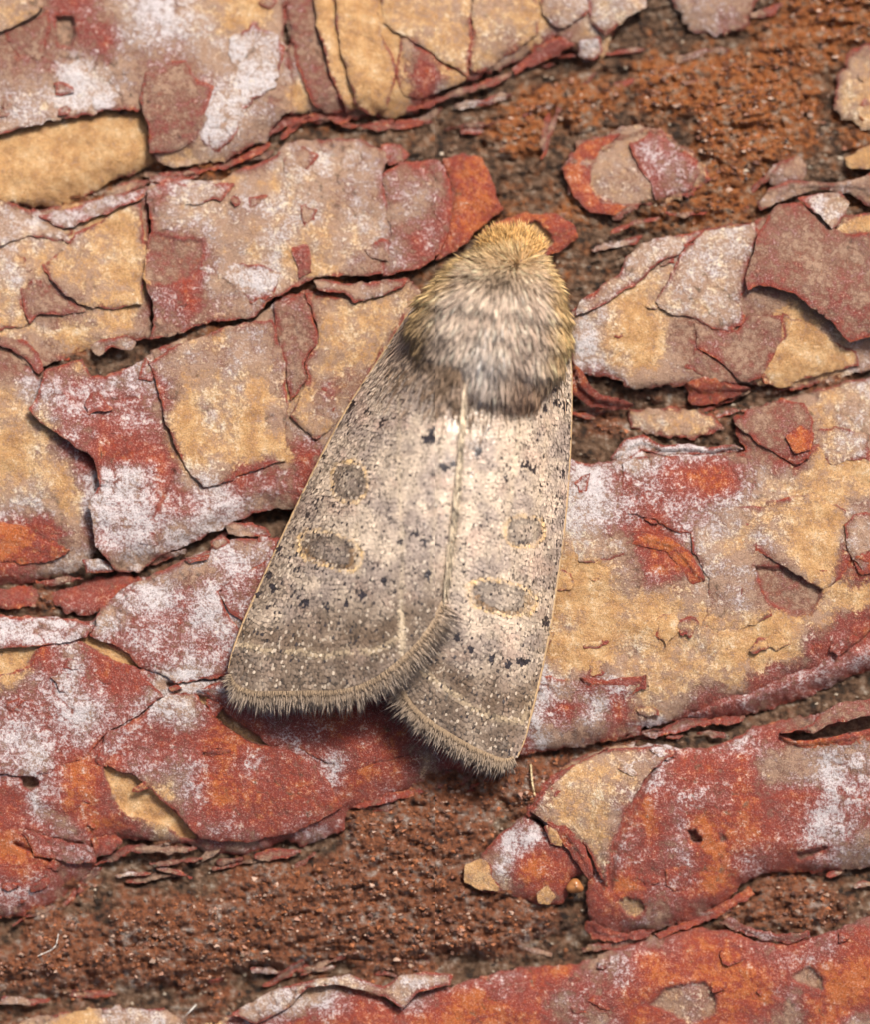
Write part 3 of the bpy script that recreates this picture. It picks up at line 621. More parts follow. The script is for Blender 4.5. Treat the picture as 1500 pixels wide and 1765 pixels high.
for i, s in enumerate(FARPL): build_sheet(s, 5000 + i * 7, 12., 'bark_plate', trunk, False)
PIT, CRK = _P, _C

# ------------------------------------------------------------------ inner bark between the plates
def axis(a, b, sp, far, n):
    core = np.arange(a, b + .1, sp); g = sp * 1.16 ** np.arange(1, n); g = np.cumsum(g)
    lo = (a - g[g < far])[::-1]; hi = b + g[g < far]
    return np.concatenate([lo, core, hi])
ax = axis(-20, 1520, 3.2, 1900, 80); ay = axis(-20, 1786, 3.2, 1900, 80)
gx, gy = np.meshgrid(ax, ay)
cover = np.full(gx.shape, -1e9)
for s in PL:
    a = np.array(s['poly']); sl = (slice(*np.searchsorted(ay, [a[:, 1].min(), a[:, 1].max()])), slice(*np.searchsorted(ax, [a[:, 0].min(), a[:, 0].max()])))
    if gx[sl].size: cover[sl] = np.maximum(cover[sl], sdf(gx[sl], gy[sl], a)[0])
def bed_z(x, y):
    m = paint(x, y); rust = m[..., 4]
    z = H(x, y) - .40 + .40 * ss(.2, .9, rust + .5 * fbm(x, y, 70, 4, 90, .6))
    wx = x + 24 * fbm(x, y, 60, 2, 91); sk = y + .18 * x
    z = z + .30 * fbm(wx * .4, sk, 60, 5, 92, .6) + (.12 + .22 * rust) * fbm(wx * .8, sk, 30, 5, 97, .72)
    rg = 1 - np.abs(fbm(wx * .35, sk, 48, 4, 99, .6)) * 3.2
    z = z - .24 * np.clip(rg, 0, 1) ** 3
    cr = fbm(x * .8, sk, 30, 3, 101) * 4
    z = z + .09 * (np.floor(cr) + ss(.3, .6, cr - np.floor(cr))) * (.4 + .6 * rust)
    z = z + .20 * np.abs(fbm(x, y, 13, 3, 103, .75)) + (.10 + .16 * rust) * np.abs(fbm(wx * .8, sk, 22, 3, 107, .7)) * 2 - .14
    return z, rust
zb, rust = bed_z(gx, gy)
zb = np.where(cover > 18, zb - .8, zb)
ny, nx = gx.shape; idx = np.arange(nx * ny).reshape(ny, nx)
q = np.stack([idx[:-1, :-1], idx[1:, :-1], idx[1:, 1:], idx[:-1, 1:]], -1)
keep = ~((cover[:-1, :-1] > 40) & (cover[1:, 1:] > 40)); q = q[keep]
used = np.unique(q); rm = np.full(nx * ny, -1); rm[used] = np.arange(len(used)); q = rm[q]
bx, by, bz = gx.ravel()[used], gy.ravel()[used], zb.ravel()[used]
msk = np.zeros((len(used), 4)); msk[:, 2] = rust.ravel()[used]; msk[:, 3] = 1; msk[:, 1] = ss(700, 400, by)
o = mesh_np('inner_bark', W(bx, by, bz), [q], {'mask': msk, 'mottle': mottle(bx, by, 7, .85)}, M_BED, trunk, origin=W(750., 882., -3.)); WORLD[o.name] = o.location.copy()

# thin slivers and lips of bark lying along the gaps
sl = 0
for ln, w, dep in FISS:
    L = np.array(ln, float); seg = np.hypot(*np.diff(L, axis=0).T); cum = np.concatenate([[0], np.cumsum(seg)])
    for _ in range(int(cum[-1] / 60)):
        s_ = rng.uniform(0, cum[-1]); x = np.interp(s_, cum, L[:, 0]); y = np.interp(s_, cum, L[:, 1]) + rng.normal(0, w * .55)
        if not (-20 < x < 1520 and -20 < y < 1785): continue
        b = find_parent((x, y))
        if b: continue
        x2 = np.interp(min(s_ + 10, cum[-1]), cum, L[:, 0]); y2 = np.interp(min(s_ + 10, cum[-1]), cum, L[:, 1])
        ang = math.atan2(y2 - np.interp(s_, cum, L[:, 1]), x2 - np.interp(s_, cum, L[:, 0]) + 1e-6) + rng.normal(0, .15)
        ln_, wd = rng.uniform(12, 55), rng.uniform(2.5, 6.5)
        t = np.linspace(0, 6.283, 15)[:-1]; px = ln_ * np.cos(t) * rng.uniform(.8, 1.1, 14); py = wd * np.sign(np.sin(t)) * np.abs(np.sin(t)) ** .5 * rng.uniform(.5, 1.4, 14) + wd * .5 * np.sin(px * .07 + rng.uniform(0, 6))
        poly = list(zip(x + px * math.cos(ang) - py * math.sin(ang), y + px * math.sin(ang) + py * math.cos(ang)))
        build_sheet(dict(poly=poly, lev=rng.uniform(-.45, -.05), th=.12, typ='MBBMLDD'[rng.integers(7)], curl=rng.uniform(.05, .3), cdir=[90, 270][rng.integers(2)], jag=3., droop=.0, mixg=.2), 8000 + sl * 7, 3.0, 'bark_sliver', trunk, True); sl += 1

# crumbs in the gaps
def grains(n, pick, smin, smax, name, cols, seed, lift=.25):
    r = np.random.default_rng(seed)
    x = r.uniform(-20, 1520, n * 6); y = r.uniform(-20, 1785, n * 6)
    ok = pick(x, y); x = x[ok][:n]; y = y[ok][:n]; n = len(x)
    z, _ = bed_z(x, y); s = (smin * (smax / smin) ** (r.uniform(0, 1, n) ** 2)) * K
    base = np.array([(1,0,0),(-1,0,0),(0,1,0),(0,-1,0),(0,0,1),(0,0,-1)], float)
    v = base[None] * r.uniform(.45, 1.1, (n, 6, 1)) + r.normal(0, .15, (n, 6, 3))
    a = r.uniform(0, 6.28, n); b = r.uniform(0, 3.1, n); ca, sa, cb, sb = np.cos(a), np.sin(a), np.cos(b), np.sin(b)
    vx = v[..., 0] * ca[:, None] - v[..., 1] * sa[:, None]; vy = v[..., 0] * sa[:, None] + v[..., 1] * ca[:, None]
    vy2 = vy * cb[:, None] - v[..., 2] * sb[:, None]; vz = vy * sb[:, None] + v[..., 2] * cb[:, None]
    c = W(x, y, z + s * lift)
    co = (c[:, None] + np.stack([vx * 1.3, vy2, vz * .8], -1) * s[:, None, None] * MM).reshape(-1, 3)
    f = np.array([(0,2,4),(2,1,4),(1,3,4),(3,0,4),(2,0,5),(1,2,5),(3,1,5),(0,3,5)])
    fc = (f[None] + 6 * np.arange(n)[:, None, None]).reshape(-1, 3)
    cc = np.array(cols)[r.integers(len(cols), size=n)] * r.uniform(.6, 1.3, (n, 1)); cc = np.repeat(np.concatenate([cc, np.ones((n, 1))], 1), 6, 0)
    o = mesh_np(name, co, [fc], {'tint': cc}, M_GRAIN, trunk, smooth=False); tag(o, kind='stuff'); return o
def near(x, y):
    c = np.full(x.shape, -1e9)
    for s in PL:
        a = np.array(s['poly']); mm = (x > a[:, 0].min()) & (x < a[:, 0].max()) & (y > a[:, 1].min()) & (y < a[:, 1].max())
        if mm.any(): c[mm] = np.maximum(c[mm], sdf(x[mm], y[mm], a)[0])
    return c
def rustpick(x, y): return (near(x, y) < 2) & (paint(x, y)[:, 4] + .5 * fbm(x, y, 45, 3, 601) > .5)
def darkpick(x, y): return (near(x, y) < 3) & (paint(x, y)[:, 4] + .6 * fbm(x, y, 45, 3, 602) <= .6) & (fbm(x, y, 60, 3, 603) > -.1)
grains(8000, rustpick, 1.6, 6.0, 'bark_crumbs', [(.26,.09,.035),(.30,.11,.045),(.18,.07,.04),(.11,.05,.035),(.30,.16,.11),(.40,.27,.2)], 5, .15)
grains(3000, darkpick, 1.4, 5, 'bark_crumbs', [(.09,.06,.04),(.16,.10,.065),(.22,.15,.1),(.4,.33,.25),(.05,.035,.03),(.2,.08,.035)], 6)

# ------------------------------------------------------------------ the moth
def sup(x, y):                        # bark height under the moth
    return trunk_z(np.asarray(y, float)) + .25
moth = bpy.data.objects.new('moth', None); col.objects.link(moth); moth.empty_display_size = .005
moth.location = Vector(W(780., 880., 0.3)); WORLD['moth'] = moth.location.copy()
tag(moth, 'grey-brown speckled furry moth resting with folded wings on flaking red bark', 'moth')

def spl(pts, t):
    """Catmull-Rom through points, t in 0..1 along chord length"""
    p = np.array(pts, float); s = np.concatenate([[0], np.cumsum(np.hypot(*np.diff(p[:, :2], axis=0).T))]); s /= s[-1]
    out = []
    t = np.asarray(t, float)
    m = np.gradient(p, s, axis=0)
    i = np.clip(np.searchsorted(s, t, 'right') - 1, 0, len(s) - 2); h = s[i + 1] - s[i]; u = (t - s[i]) / h
    u = u[..., None]; h = h[..., None]
    return (2*u**3-3*u**2+1)*p[i] + (u**3-2*u**2+u)*h*m[i] + (-2*u**3+3*u**2)*p[i+1] + (u**3-u**2)*h*m[i+1]
WL = dict(C=[(712,528),(665,602),(600,702),(546,802),(496,905),(450,1005),(415,1085),(399,1130),(394,1152)],
          T=[(394,1152),(404,1180),(430,1192),(480,1194),(530,1193),(580,1192),(620,1183),(655,1165),(690,1138),(725,1102),(752,1062),(768,1020)],
          Dd=[(806,640),(800,700),(797,760),(793,820),(786,880),(779,940),(773,985),(768,1020)],
          zc=[1.5,1.1,.9,.8,.7,.7,.75,.8,.9], zd=[5.15,5.2,5.15,4.95,4.68,4.3,3.85,3.35], zt=.35)
WR = dict(C=[(975,540),(985,640),(985,720),(981,810),(973,910),(961,1000),(949,1080),(933,1160),(916,1230),(902,1282),(893,1303)],
          T=[(893,1303),(876,1310),(845,1302),(800,1280),(762,1257),(727,1233),(704,1208),(692,1180),(700,1150),(725,1115)],
          Dd=[(796,640),(786,700),(782,760),(779,830),(772,900),(764,960),(752,1030),(720,1112)],
          zc=[1.6,1.2,.95,.8,.7,.65,.6,.6,.6,.6,.7], zd=[4.85,4.9,4.75,4.45,4.0,3.46,2.83,2.1], zt=.15)
def wing_xyz(w, u, v):
    C = spl(w['C'], v); Dm = spl(w['Dd'], v); T = spl(w['T'], u)
    c1 = np.array(w['C'][-1], float); d1 = np.array(w['Dd'][-1], float)
    vv = (v ** 3.0)[..., None]; uu = u[..., None]
    P = C * (1 - uu) + Dm * uu + vv * (T - (c1 * (1 - uu) + d1 * uu))
    n = lambda a: np.interp(v, np.linspace(0, 1, len(a)), a)
    zc, zd = n(w['zc']), n(w['zd'])
    prof = np.sin(np.clip(u, 0, 1) * math.pi / 2) ** .85
    bulge = .45 * np.sin(u * math.pi) * (1 - .5 * v)
    z = zc + (zd - zc) * prof + bulge + w['zt'] * v ** 4 * (-np.sin(u * math.pi)) + trunk_z(P[..., 1])
    z = z + .05 * fbm(P[..., 0], P[..., 1], 90, 2, 300) - (.10 if w is WL else 0) * ss(.955, 1., u)
    return P[..., 0], P[..., 1], z + .25

def lerp(a, b, t): return a + (b - a) * t
S2L = lambda c: tuple(((x / 255 + .055) / 1.055) ** 2.4 if x > 10 else x / 3294 for x in c)
C_ = lambda r, g, b: np.array(S2L((r, g, b)))
DOTS = [(740,752,10,11),(745,740,6,8),(770,800,11,8),(783,795,6,6),(625,1021,6,7),(597,1035,5,6),(565,1042,4,6),(525,1037,8,7),(737,985,6,8),(662,998,5,6),(826,775,6,9),(905,795,8,8),(918,803,6,7),(872,818,6,6),
 (815,1115,5,6),(850,1130,7,7),(877,1141,5,7),(903,1136,12,7),(942,1068,6,9),(605,692,9,8),(600,704,6,6),(655,580,7,6),(670,593,7,8),(700,590,10,5),(635,708,5,7),(662,725,5,5),(695,688,5,5),(950,665,12,7),(975,695,6,8),(960,690,8,6),(970,815,5,8),
 (690,930,5,5),(728,930,6,7),(716,915,6,6),(480,940,6,9),(465,985,6,7),(470,1010,7,8),(445,1020,5,6),(790,1095,5,6),(975,620,5,6),(940,700,5,5),(558,785,5,4)]
def wing_color(x, y, side, r):
    n = len(x)
    lf = fbm(x, y, 85, 3, 310); mf = fbm(x, y, 26, 3, 315)
    light = C_(206, 186, 164); grey = C_(168, 151, 138); brown = C_(104, 86, 69); pink = C_(190, 162, 144)
    c = light + (grey - light) * ss(-.25, .35, lf + .6 * mf)[:, None]
    c = lerp(c, pink, ss(.05, .5, fbm(x, y, 50, 3, 321))[:, None] * .6)
    # darker towards the outer margin and the leading edge
    if side == 'L':
        t = ss(960, 1120, y + .22 * (x - 550)); t = np.maximum(t, .6 * ss(110, 10, pdist(x, y, WL['C'])) * ss(760, 960, y))
    else:
        t = ss(1060, 1220, y - .45 * (x - 850)); t = np.maximum(t, .35 * ss(60, 10, pdist(x, y, WR['C'])) * ss(900, 1000, y))
    t = np.clip(t * (1 + .9 * fbm(x, y, 40, 3, 345)), 0, 1)
    c = lerp(c, brown, (t * .9)[:, None])
    # faint streaks between the veins, running down the wing
    ang = (x - 800) / (y - 480.) if side == 'L' else (x - 800) / (y - 420.)
    c = c * (1 + .10 * np.sin(ang * 62 + 2 * lf) + .16 * fbm(ang * 520, y * .25, 20, 2, 347))[:, None]
    def ell(cx, cy, rx, ry, rot):
        a = math.radians(rot); dx, dy = x - cx, y - cy
        X = dx * math.cos(a) + dy * math.sin(a); Y = -dx * math.sin(a) + dy * math.cos(a)
        return (np.abs(X / rx) ** 2.8 + np.abs(Y / ry) ** 2.8) ** (1 / 2.8) + .16 * mf + .10 * fbm(x, y, 9, 2, 341)
    tanl = C_(222, 186, 134)
    spots = [(603,827,26,30,0), (570,945,48,25,17)] if side == 'L' else [(905,912,29,23,0), (866,1026,50,24,14)]
    for i, sp in enumerate(spots):
        e = ell(*sp); dark = C_(88, 74, 60) if side == 'L' else C_(122, 111, 100)
        c = lerp(c, dark, (ss(1.02, .86, e) * (.35 + .45 * ss(.3, .9, e)))[:, None])
        c = lerp(c, C_(70, 58, 48), (np.exp(-((e - .96) / .06) ** 2) * .6 * (fbm(x, y, 30, 2, 349) > -.15))[:, None])
        c = lerp(c, tanl, (np.exp(-((e - 1.15) / .10) ** 2) * (.55 + .5 * ss(-.2, .3, fbm(x, y, 22, 2, 343))))[:, None])
        if i: c = lerp(c, C_(150, 112, 66), (np.exp(-((e - .9) / .1) ** 2) * .6 * (y > sp[1] - 5))[:, None])
    # pale subterminal line with brown shade inside it
    sub = [(408,1106),(440,1112),(480,1122),(520,1118),(560,1128),(600,1118),(640,1118),(668,1108),(690,1090)] if side == 'L' else [(722,1142),(745,1165),(765,1178),(790,1195),(812,1215),(850,1232),(900,1240),(925,1190)]
    dd = pdist(x, y, sub)
    c = lerp(c, C_(205, 182, 148), (np.exp(-(dd / 6) ** 2) * .62 * (mf > -.25))[:, None])
    shade = np.array(sub, float) + np.array((4, -24))
    c = lerp(c, C_(104, 82, 60), (np.exp(-(pdist(x, y, [tuple(p) for p in shade]) / 18) ** 2) * .5)[:, None])
    lines = [([(690,680),(688,800),(694,950),(690,1090)], 4, .35), ([(690,1050),(693,1078),(692,1120)], 5, .7), ([(768,700),(752,880),(740,1000)], 4, .25), ([(615,905),(618,985)], 5, .4), ([(540,915),(575,910),(612,918)], 5, .35)] if side == 'L' else [([(900,700),(880,860),(860,960)], 5, .3), ([(945,720),(925,900),(900,1100)], 4, .3)]
    for ln, w, a in lines: c = lerp(c, C_(222, 200, 168), (np.exp(-(pdist(x, y, ln) / w) ** 2) * a)[:, None])
    # single dark, cream and black scales
    k = r.uniform(0, 1, n); br = r.normal(1, .11, n)
    c = c * np.clip(br, .6, 1.5)[:, None]
    cl = .5 + 1.2 * np.clip(fbm(x, y, 18, 2, 333) + .1, -.3, 1)
    if side == 'L': cl = cl * (1 + .6 * ss(120, 20, pdist(x, y, WL['C'])))
    c = np.where((k < .22 * cl)[:, None], c * .45, c)
    c = np.where((k < .045 * cl)[:, None], C_(58, 50, 48), c)
    c = np.where((k > .93)[:, None], lerp(c, C_(232, 214, 190), .45), c)
    for cx, cy, rx, ry in DOTS:
        e = np.sqrt(((x - cx) / rx) ** 2 + ((y - cy) / ry) ** 2)
        c = np.where(((e < 1.05) & (r.uniform(0, 1, n) < .8))[:, None], C_(48, 42, 44) * r.uniform(.7, 1.5, (n, 1)), c)
    return np.clip(c, 0, 1)

def make_wing(w, side, seed):
    r = np.random.default_rng(seed)
    U, V = np.meshgrid(np.linspace(0, 1, 110), np.linspace(0, 1, 170))
    x, y, z = wing_xyz(w, U, V)
    idx = np.arange(U.size).reshape(U.shape); q = np.stack([idx[:-1, :-1], idx[1:, :-1], idx[1:, 1:], idx[:-1, 1:]], -1).reshape(-1, 4)
    if side == 'R': q = q[:, ::-1]
    q = q[:, ::-1] if False else q
    tint = np.concatenate([wing_color(x.ravel(), y.ravel(), side, r) * .95, np.ones((U.size, 1))], 1)
    top = W(x.ravel(), y.ravel(), z.ravel()); bot = W(x.ravel(), y.ravel(), z.ravel() - .06); n = len(top)
    bd = np.concatenate([idx[0, :], idx[1:, -1], idx[-1, -2::-1], idx[-2:0:-1, 0]]); b2 = np.roll(bd, -1)
    wall = np.stack([bd, b2, b2 + n, bd + n], -1)
    o = mesh_np('forewing', np.concatenate([top, bot]), [q, q[:, ::-1] + n, wall], {'tint': np.concatenate([tint, tint])}, M_MEMB, moth, origin=W(*[float(a) for a in (x[0].mean(), y[0].mean(), z[0].mean())]))
    WORLD[o.name] = o.location.copy()
    # scales: overlapping rows like roof tiles
    pts = []; rowid = []
    area_rows = 150 if side == 'L' else 168
    for iv in range(area_rows):
        v = (iv + .5) / area_rows
        a = spl(w['C'], np.array([v]))[0]; b = spl(w['Dd'], np.array([v]))[0]
        nu = int(np.hypot(*(b - a)) * (1.1 if side == 'L' else 1.35) / 3.3) + 3
        uu = (np.arange(nu) + .5 * (iv % 2) + r.normal(0, .16, nu)) / nu
        rowid.append(np.full(nu, iv)); pts.append(np.stack([np.clip(uu, .003, .997), np.clip(v + r.normal(0, .16 / area_rows, nu) + .0035 * pn(uu * 9, np.full(nu, v * 25), seed), .003, .995)], -1))
    uv = np.concatenate(pts); u, v = uv.T; N = len(u)
    x, y, z = wing_xyz(w, u, v); e = .002
    def tan(du, dv):
        x2, y2, z2 = wing_xyz(w, np.clip(u + du, 0, 1), np.clip(v + dv, 0, 1)); x1, y1, z1 = wing_xyz(w, np.clip(u - du, 0, 1), np.clip(v - dv, 0, 1))
        d = W(x2, y2, z2) - W(x1, y1, z1); return d / (np.linalg.norm(d, axis=1, keepdims=True) + 1e-12)
    tu = tan(e, 0); tv = tan(0, e)
    nn = np.cross(tu, tv); nn *= np.sign(nn[:, 2:3]) / np.linalg.norm(nn, axis=1, keepdims=True)
    yaw = r.normal(0, .12, N)[:, None]
    fd = tv * np.cos(yaw) + tu * np.sin(yaw); sdv = np.cross(nn, fd); sdv /= np.linalg.norm(sdv, axis=1, keepdims=True)
    lift = (np.clip(r.normal(.08, .06, N), .0, .5) + .17 * (np.concatenate(rowid) % 2) * ss(-.25, .3, fbm(x, y, 30, 3, 361) + r.normal(0, .15, N)))[:, None]
    roll = r.normal(0, .12, N)[:, None]
    sdv = sdv * np.cos(roll) + nn * np.sin(roll)
    px = K * MM; Ln = (r.uniform(5.5, 8, N) * px)[:, None]; Wd = (r.uniform(2.1, 2.9, N) * px)[:, None]
    c0 = W(x, y, z) + nn * .25 * px
    def pt(l, s, hgt): return c0 + fd * Ln * l + sdv * Wd * s + nn * (Ln * l * lift + hgt * px)
    V6 = np.stack([pt(0, -.6, 0), pt(0, .6, 0), pt(.6, -1.05, .25), pt(.6, 1.05, .25), pt(.95, -.7, .1), pt(.95, .7, .1), pt(.6, 0, .75), pt(1.0, 0, .35)], 1)
    f3 = np.array([(0, 1, 6)]); f4 = np.array([(0, 6, 7, 4), (1, 5, 7, 6)])
    f = np.array([(0,1,6),(0,6,2),(1,3,6),(2,6,7),(2,7,4),(3,7,6),(3,5,7)])
    fc = (f[None] + 8 * np.arange(N)[:, None, None]).reshape(-1, 3)
    cc = wing_color(x, y, side, r); cc = np.repeat(np.concatenate([cc, np.ones((N, 1))], 1), 8, 0)
    s = mesh_np('wing_scales', V6.reshape(-1, 3), [fc], {'tint': cc}, M_SCALE, o); tag(s, kind='stuff')
    return o

def hairs(name, root, d, length, rad, bend, cols, parent, r, mat=None, tipcols=None, segs=2):
    """thin tapering three-sided hairs; root (n,3) m, d unit dirs, length m, rad m, bend (n,3)"""
    n = len(root)
    a = np.cross(d, np.array([.3, .2, 1.])); a /= np.linalg.norm(a, axis=1, keepdims=True) + 1e-12; b = np.cross(d, a)
    rings = []; cs = []
    tip = cols if tipcols is None else tipcols
    for k in range(segs + 1):
        t = k / (segs + 1); c = root + d * length[:, None] * t + bend * (t * t)
        rr = rad * (1 - .45 * t)
        for j in range(3):
            w = j * 2.0944
            rings.append(c + (a * math.cos(w) + b * math.sin(w)) * rr[:, None]); cs.append(lerp(cols, tip, t))
    rings.append(root + d * length[:, None] + bend); cs.append(tip)
    m = len(rings); co = np.stack(rings, 1).reshape(-1, 3)
    cc = np.stack(cs, 1).reshape(-1, 3); cc = np.concatenate([cc, np.ones((len(cc), 1))], 1)
    f4 = []; f3 = []
    for k in range(segs):
        for j in range(3): f4.append((3*k+j, 3*k+(j+1)%3, 3*k+3+(j+1)%3, 3*k+3+j))
    for j in range(3): f3.append((3*segs+j, 3*segs+(j+1)%3, m-1))
    base = (m * np.arange(n))[:, None, None]
    o = mesh_np(name, co, [(np.array(f4)[None] + base).reshape(-1, 4), (np.array(f3)[None] + base).reshape(-1, 3)], {'tint': cc}, mat or M_FUR, parent)
    tag(o, kind='stuff'); return o
def tube(name, pts, rad, color, parent, mat, sides=8):
    p = np.asarray(pts, float); n = len(p); rad = np.broadcast_to(np.asarray(rad, float), (n,))
    t = np.gradient(p, axis=0); t /= np.linalg.norm(t, axis=1, keepdims=True) + 1e-12
    a = np.cross(t, np.array([.1, .2, 1.])); a /= np.linalg.norm(a, axis=1, keepdims=True) + 1e-12; b = np.cross(t, a)
    w = np.arange(sides) * 6.28318 / sides
    co = p[:, None] + (a[:, None] * np.cos(w)[None, :, None] + b[:, None] * np.sin(w)[None, :, None]) * rad[:, None, None]
    idx = np.arange(n * sides).reshape(n, sides); nxt = np.roll(idx, -1, 1)
    q = np.stack([idx[:-1], nxt[:-1], nxt[1:], idx[1:]], -1).reshape(-1, 4)
    cc = np.tile(np.append(color, 1.0), (n * sides, 1))
    o = mesh_np(name, co.reshape(-1, 3), [q, idx[0][None, ::-1], idx[-1][None]] if sides == 4 else [q], {'tint': cc}, mat, parent)
    WORLD[o.name] = o.location.copy(); return o

wingL = make_wing(WL, 'L', 21); wingR = make_wing(WR, 'R', 22)
px = K * MM
# golden leading edge
for w, wo in ((WL, wingL), (WR, wingR)):
    v = np.linspace(.03, 1, 120); x, y, z = wing_xyz(w, np.zeros_like(v), v)
    tube('costa_vein', W(x, y, z), np.interp(v, [0, .1, .9, 1], [1.5, 2.6, 2.9, 2.]) * px * (1 + .25 * pn(v * 60, v * 0 + 3.3)), C_(180, 150, 112), wo, M_FUR)
# fringes
def fringe(w, wo, seed, u0, u1, n, lmul, drop):
    r = np.random.default_rng(seed)
    for layer, (L, cA, cB) in enumerate([(32, C_(164, 144, 124), C_(178, 162, 146)), (22, C_(172, 150, 126), C_(158, 140, 122)), (9, C_(166, 142, 114), C_(162, 140, 116))]):
        u = np.sort(r.uniform(u0, u1, n)); one = np.ones(n)
        x, y, z = wing_xyz(w, u, one); x0, y0, z0 = wing_xyz(w, u, one * .975)
        xa, ya, _ = wing_xyz(w, np.clip(u - .01, 0, 1), one); xb, yb, _ = wing_xyz(w, np.clip(u + .01, 0, 1), one)
        tx, ty = xb - xa, yb - ya; ll = np.hypot(tx, ty) + 1e-6; ox, oy = -ty / ll, tx / ll
        sg = np.sign(ox * (x - x0) + oy * (y - y0)); ox *= sg; oy *= sg
        clump = .35 * fbm(u * 900, u * 0, 30, 2, seed)
        ax_ = ox - oy * clump * 1.1 + r.normal(0, .17, n); ay_ = oy + ox * clump * 1.1 + .25 + r.normal(0, .17, n)
        d = np.stack([ax_, -ay_, -.25 - drop + r.normal(0, .08, n) + .08 * layer], -1); d /= np.linalg.norm(d, axis=1, keepdims=True)
        Ln = L * px * lmul * np.clip(1 + .6 * clump + r.normal(0, .22, n), .3, 1.6) * np.interp(u, [u0, u0 + .08, 1], [.55, 1, 1.1])
        root = W(x - ox * 3, y - oy * 3, z + .03 * layer)
        c = cA * r.uniform(.75, 1.25, (n, 1)); t = cB * r.uniform(.6, 1.35, (n, 1))
        hairs('wing_fringe', root, d, Ln, r.uniform(.8, 1.25, n) * px, np.stack([0 * u, 0 * u, -Ln * .15], -1), c, wo, r, None, t)
fringe(WL, wingL, 31, .02, 1.0, 1100, 1.2, -.1)
fringe(WR, wingR, 32, .02, .86, 900, 1.15, -.05)
# cream hairs along the inner margin
def margin(w, wo, seed, n, side):
    r = np.random.default_rng(seed)
    v = r.uniform(.05, .99, n); u = 1 - np.abs(r.normal(0, .012, n))
    x, y, z = wing_xyz(w, u, v); x2, y2, z2 = wing_xyz(w, u, np.clip(v + .03, 0, 1)); x1, y1, z1 = wing_xyz(w, u, np.clip(v - .03, 0, 1))
    d = W(x2, y2, z2) - W(x1, y1, z1); d /= np.linalg.norm(d, axis=1, keepdims=True)
    d = d + np.stack([side * np.abs(r.normal(.06, .06, n)) + .0, 0 * v, r.normal(.02, .03, n)], -1); d /= np.linalg.norm(d, axis=1, keepdims=True)
    Ln = r.uniform(22, 46, n) * px * np.interp(v, [0, .7, 1], [.8, 1, 1.5])
    c = C_(238, 218, 188) * r.uniform(.8, 1.15, (n, 1))
    hairs('inner_margin_hairs', W(x + side * 1.5, y, z + .15), d, Ln, np.full(n, 1.2) * px, d * 0, c, wo, r, None, c * .9)
v = np.linspace(.06, .97, 120); x, y, z = wing_xyz(WL, np.full_like(v, .992), v)
tube('inner_margin', W(x + 2.5 * pn(v * 40, v * 0 + 1.7), y, z + .12), np.interp(v, [0, .2, .9, 1], [2, 3.8, 3.8, 1.6]) * px * (1 + .3 * pn(v * 50, v * 0 + 9.1)), C_(240, 222, 194), wingL, M_FUR)
margin(WL, wingL, 41, 1300, 1.0)

# body: one continuous lofted skin, head to abdomen
AX = np.array([ # x, y, z mm, half width px, half height mm
 (886,404,2.7,6,.15),(885,412,2.8,20,.6),(882,428,2.9,34,1.0),(878,450,3.0,50,1.5),(868,478,3.1,80,1.9),(856,515,3.2,110,2.15),(847,560,3.25,126,2.25),(842,600,3.25,124,2.25),(833,645,3.2,106,2.1),(820,700,2.9,92,1.9),(800,780,2.6,80,1.6),(770,900,2.2,72,1.3),(740,1020,1.9,56,1.0),(715,1120,1.6,30,.6),(705,1150,1.5,6,.15)])
def body_pt(v, th):
    s = np.linspace(0, 1, len(AX)); a = np.stack([np.interp(v, s, AX[:, i]) for i in range(5)], -1)
    dirx, diry = -.18, .98
    lx, ly = .98, .18
    cw = np.cos(th) * a[..., 3]; ch = np.sin(th) * a[..., 4]
    x = a[..., 0] + lx * cw; y = a[..., 1] + ly * cw * .6
    return x, y, a[..., 2] + ch + trunk_z(y) + .25
vv, tt = np.meshgrid(np.linspace(0, 1, 90), np.arange(40) * 6.28318 / 40, indexing='ij')
x, y, z = body_pt(vv, tt); idx = np.arange(vv.size).reshape(vv.shape); nxt = np.roll(idx, -1, 1)
q = np.stack([idx[:-1], nxt[:-1], nxt[1:], idx[1:]], -1).reshape(-1, 4)
body = mesh_np('body', W(x.ravel(), y.ravel(), z.ravel()), [q[:, ::-1]], {'tint': np.tile(np.append(C_(120, 96, 72), 1), (vv.size, 1))}, M_FUR, moth)
WORLD[body.name] = body.location.copy()
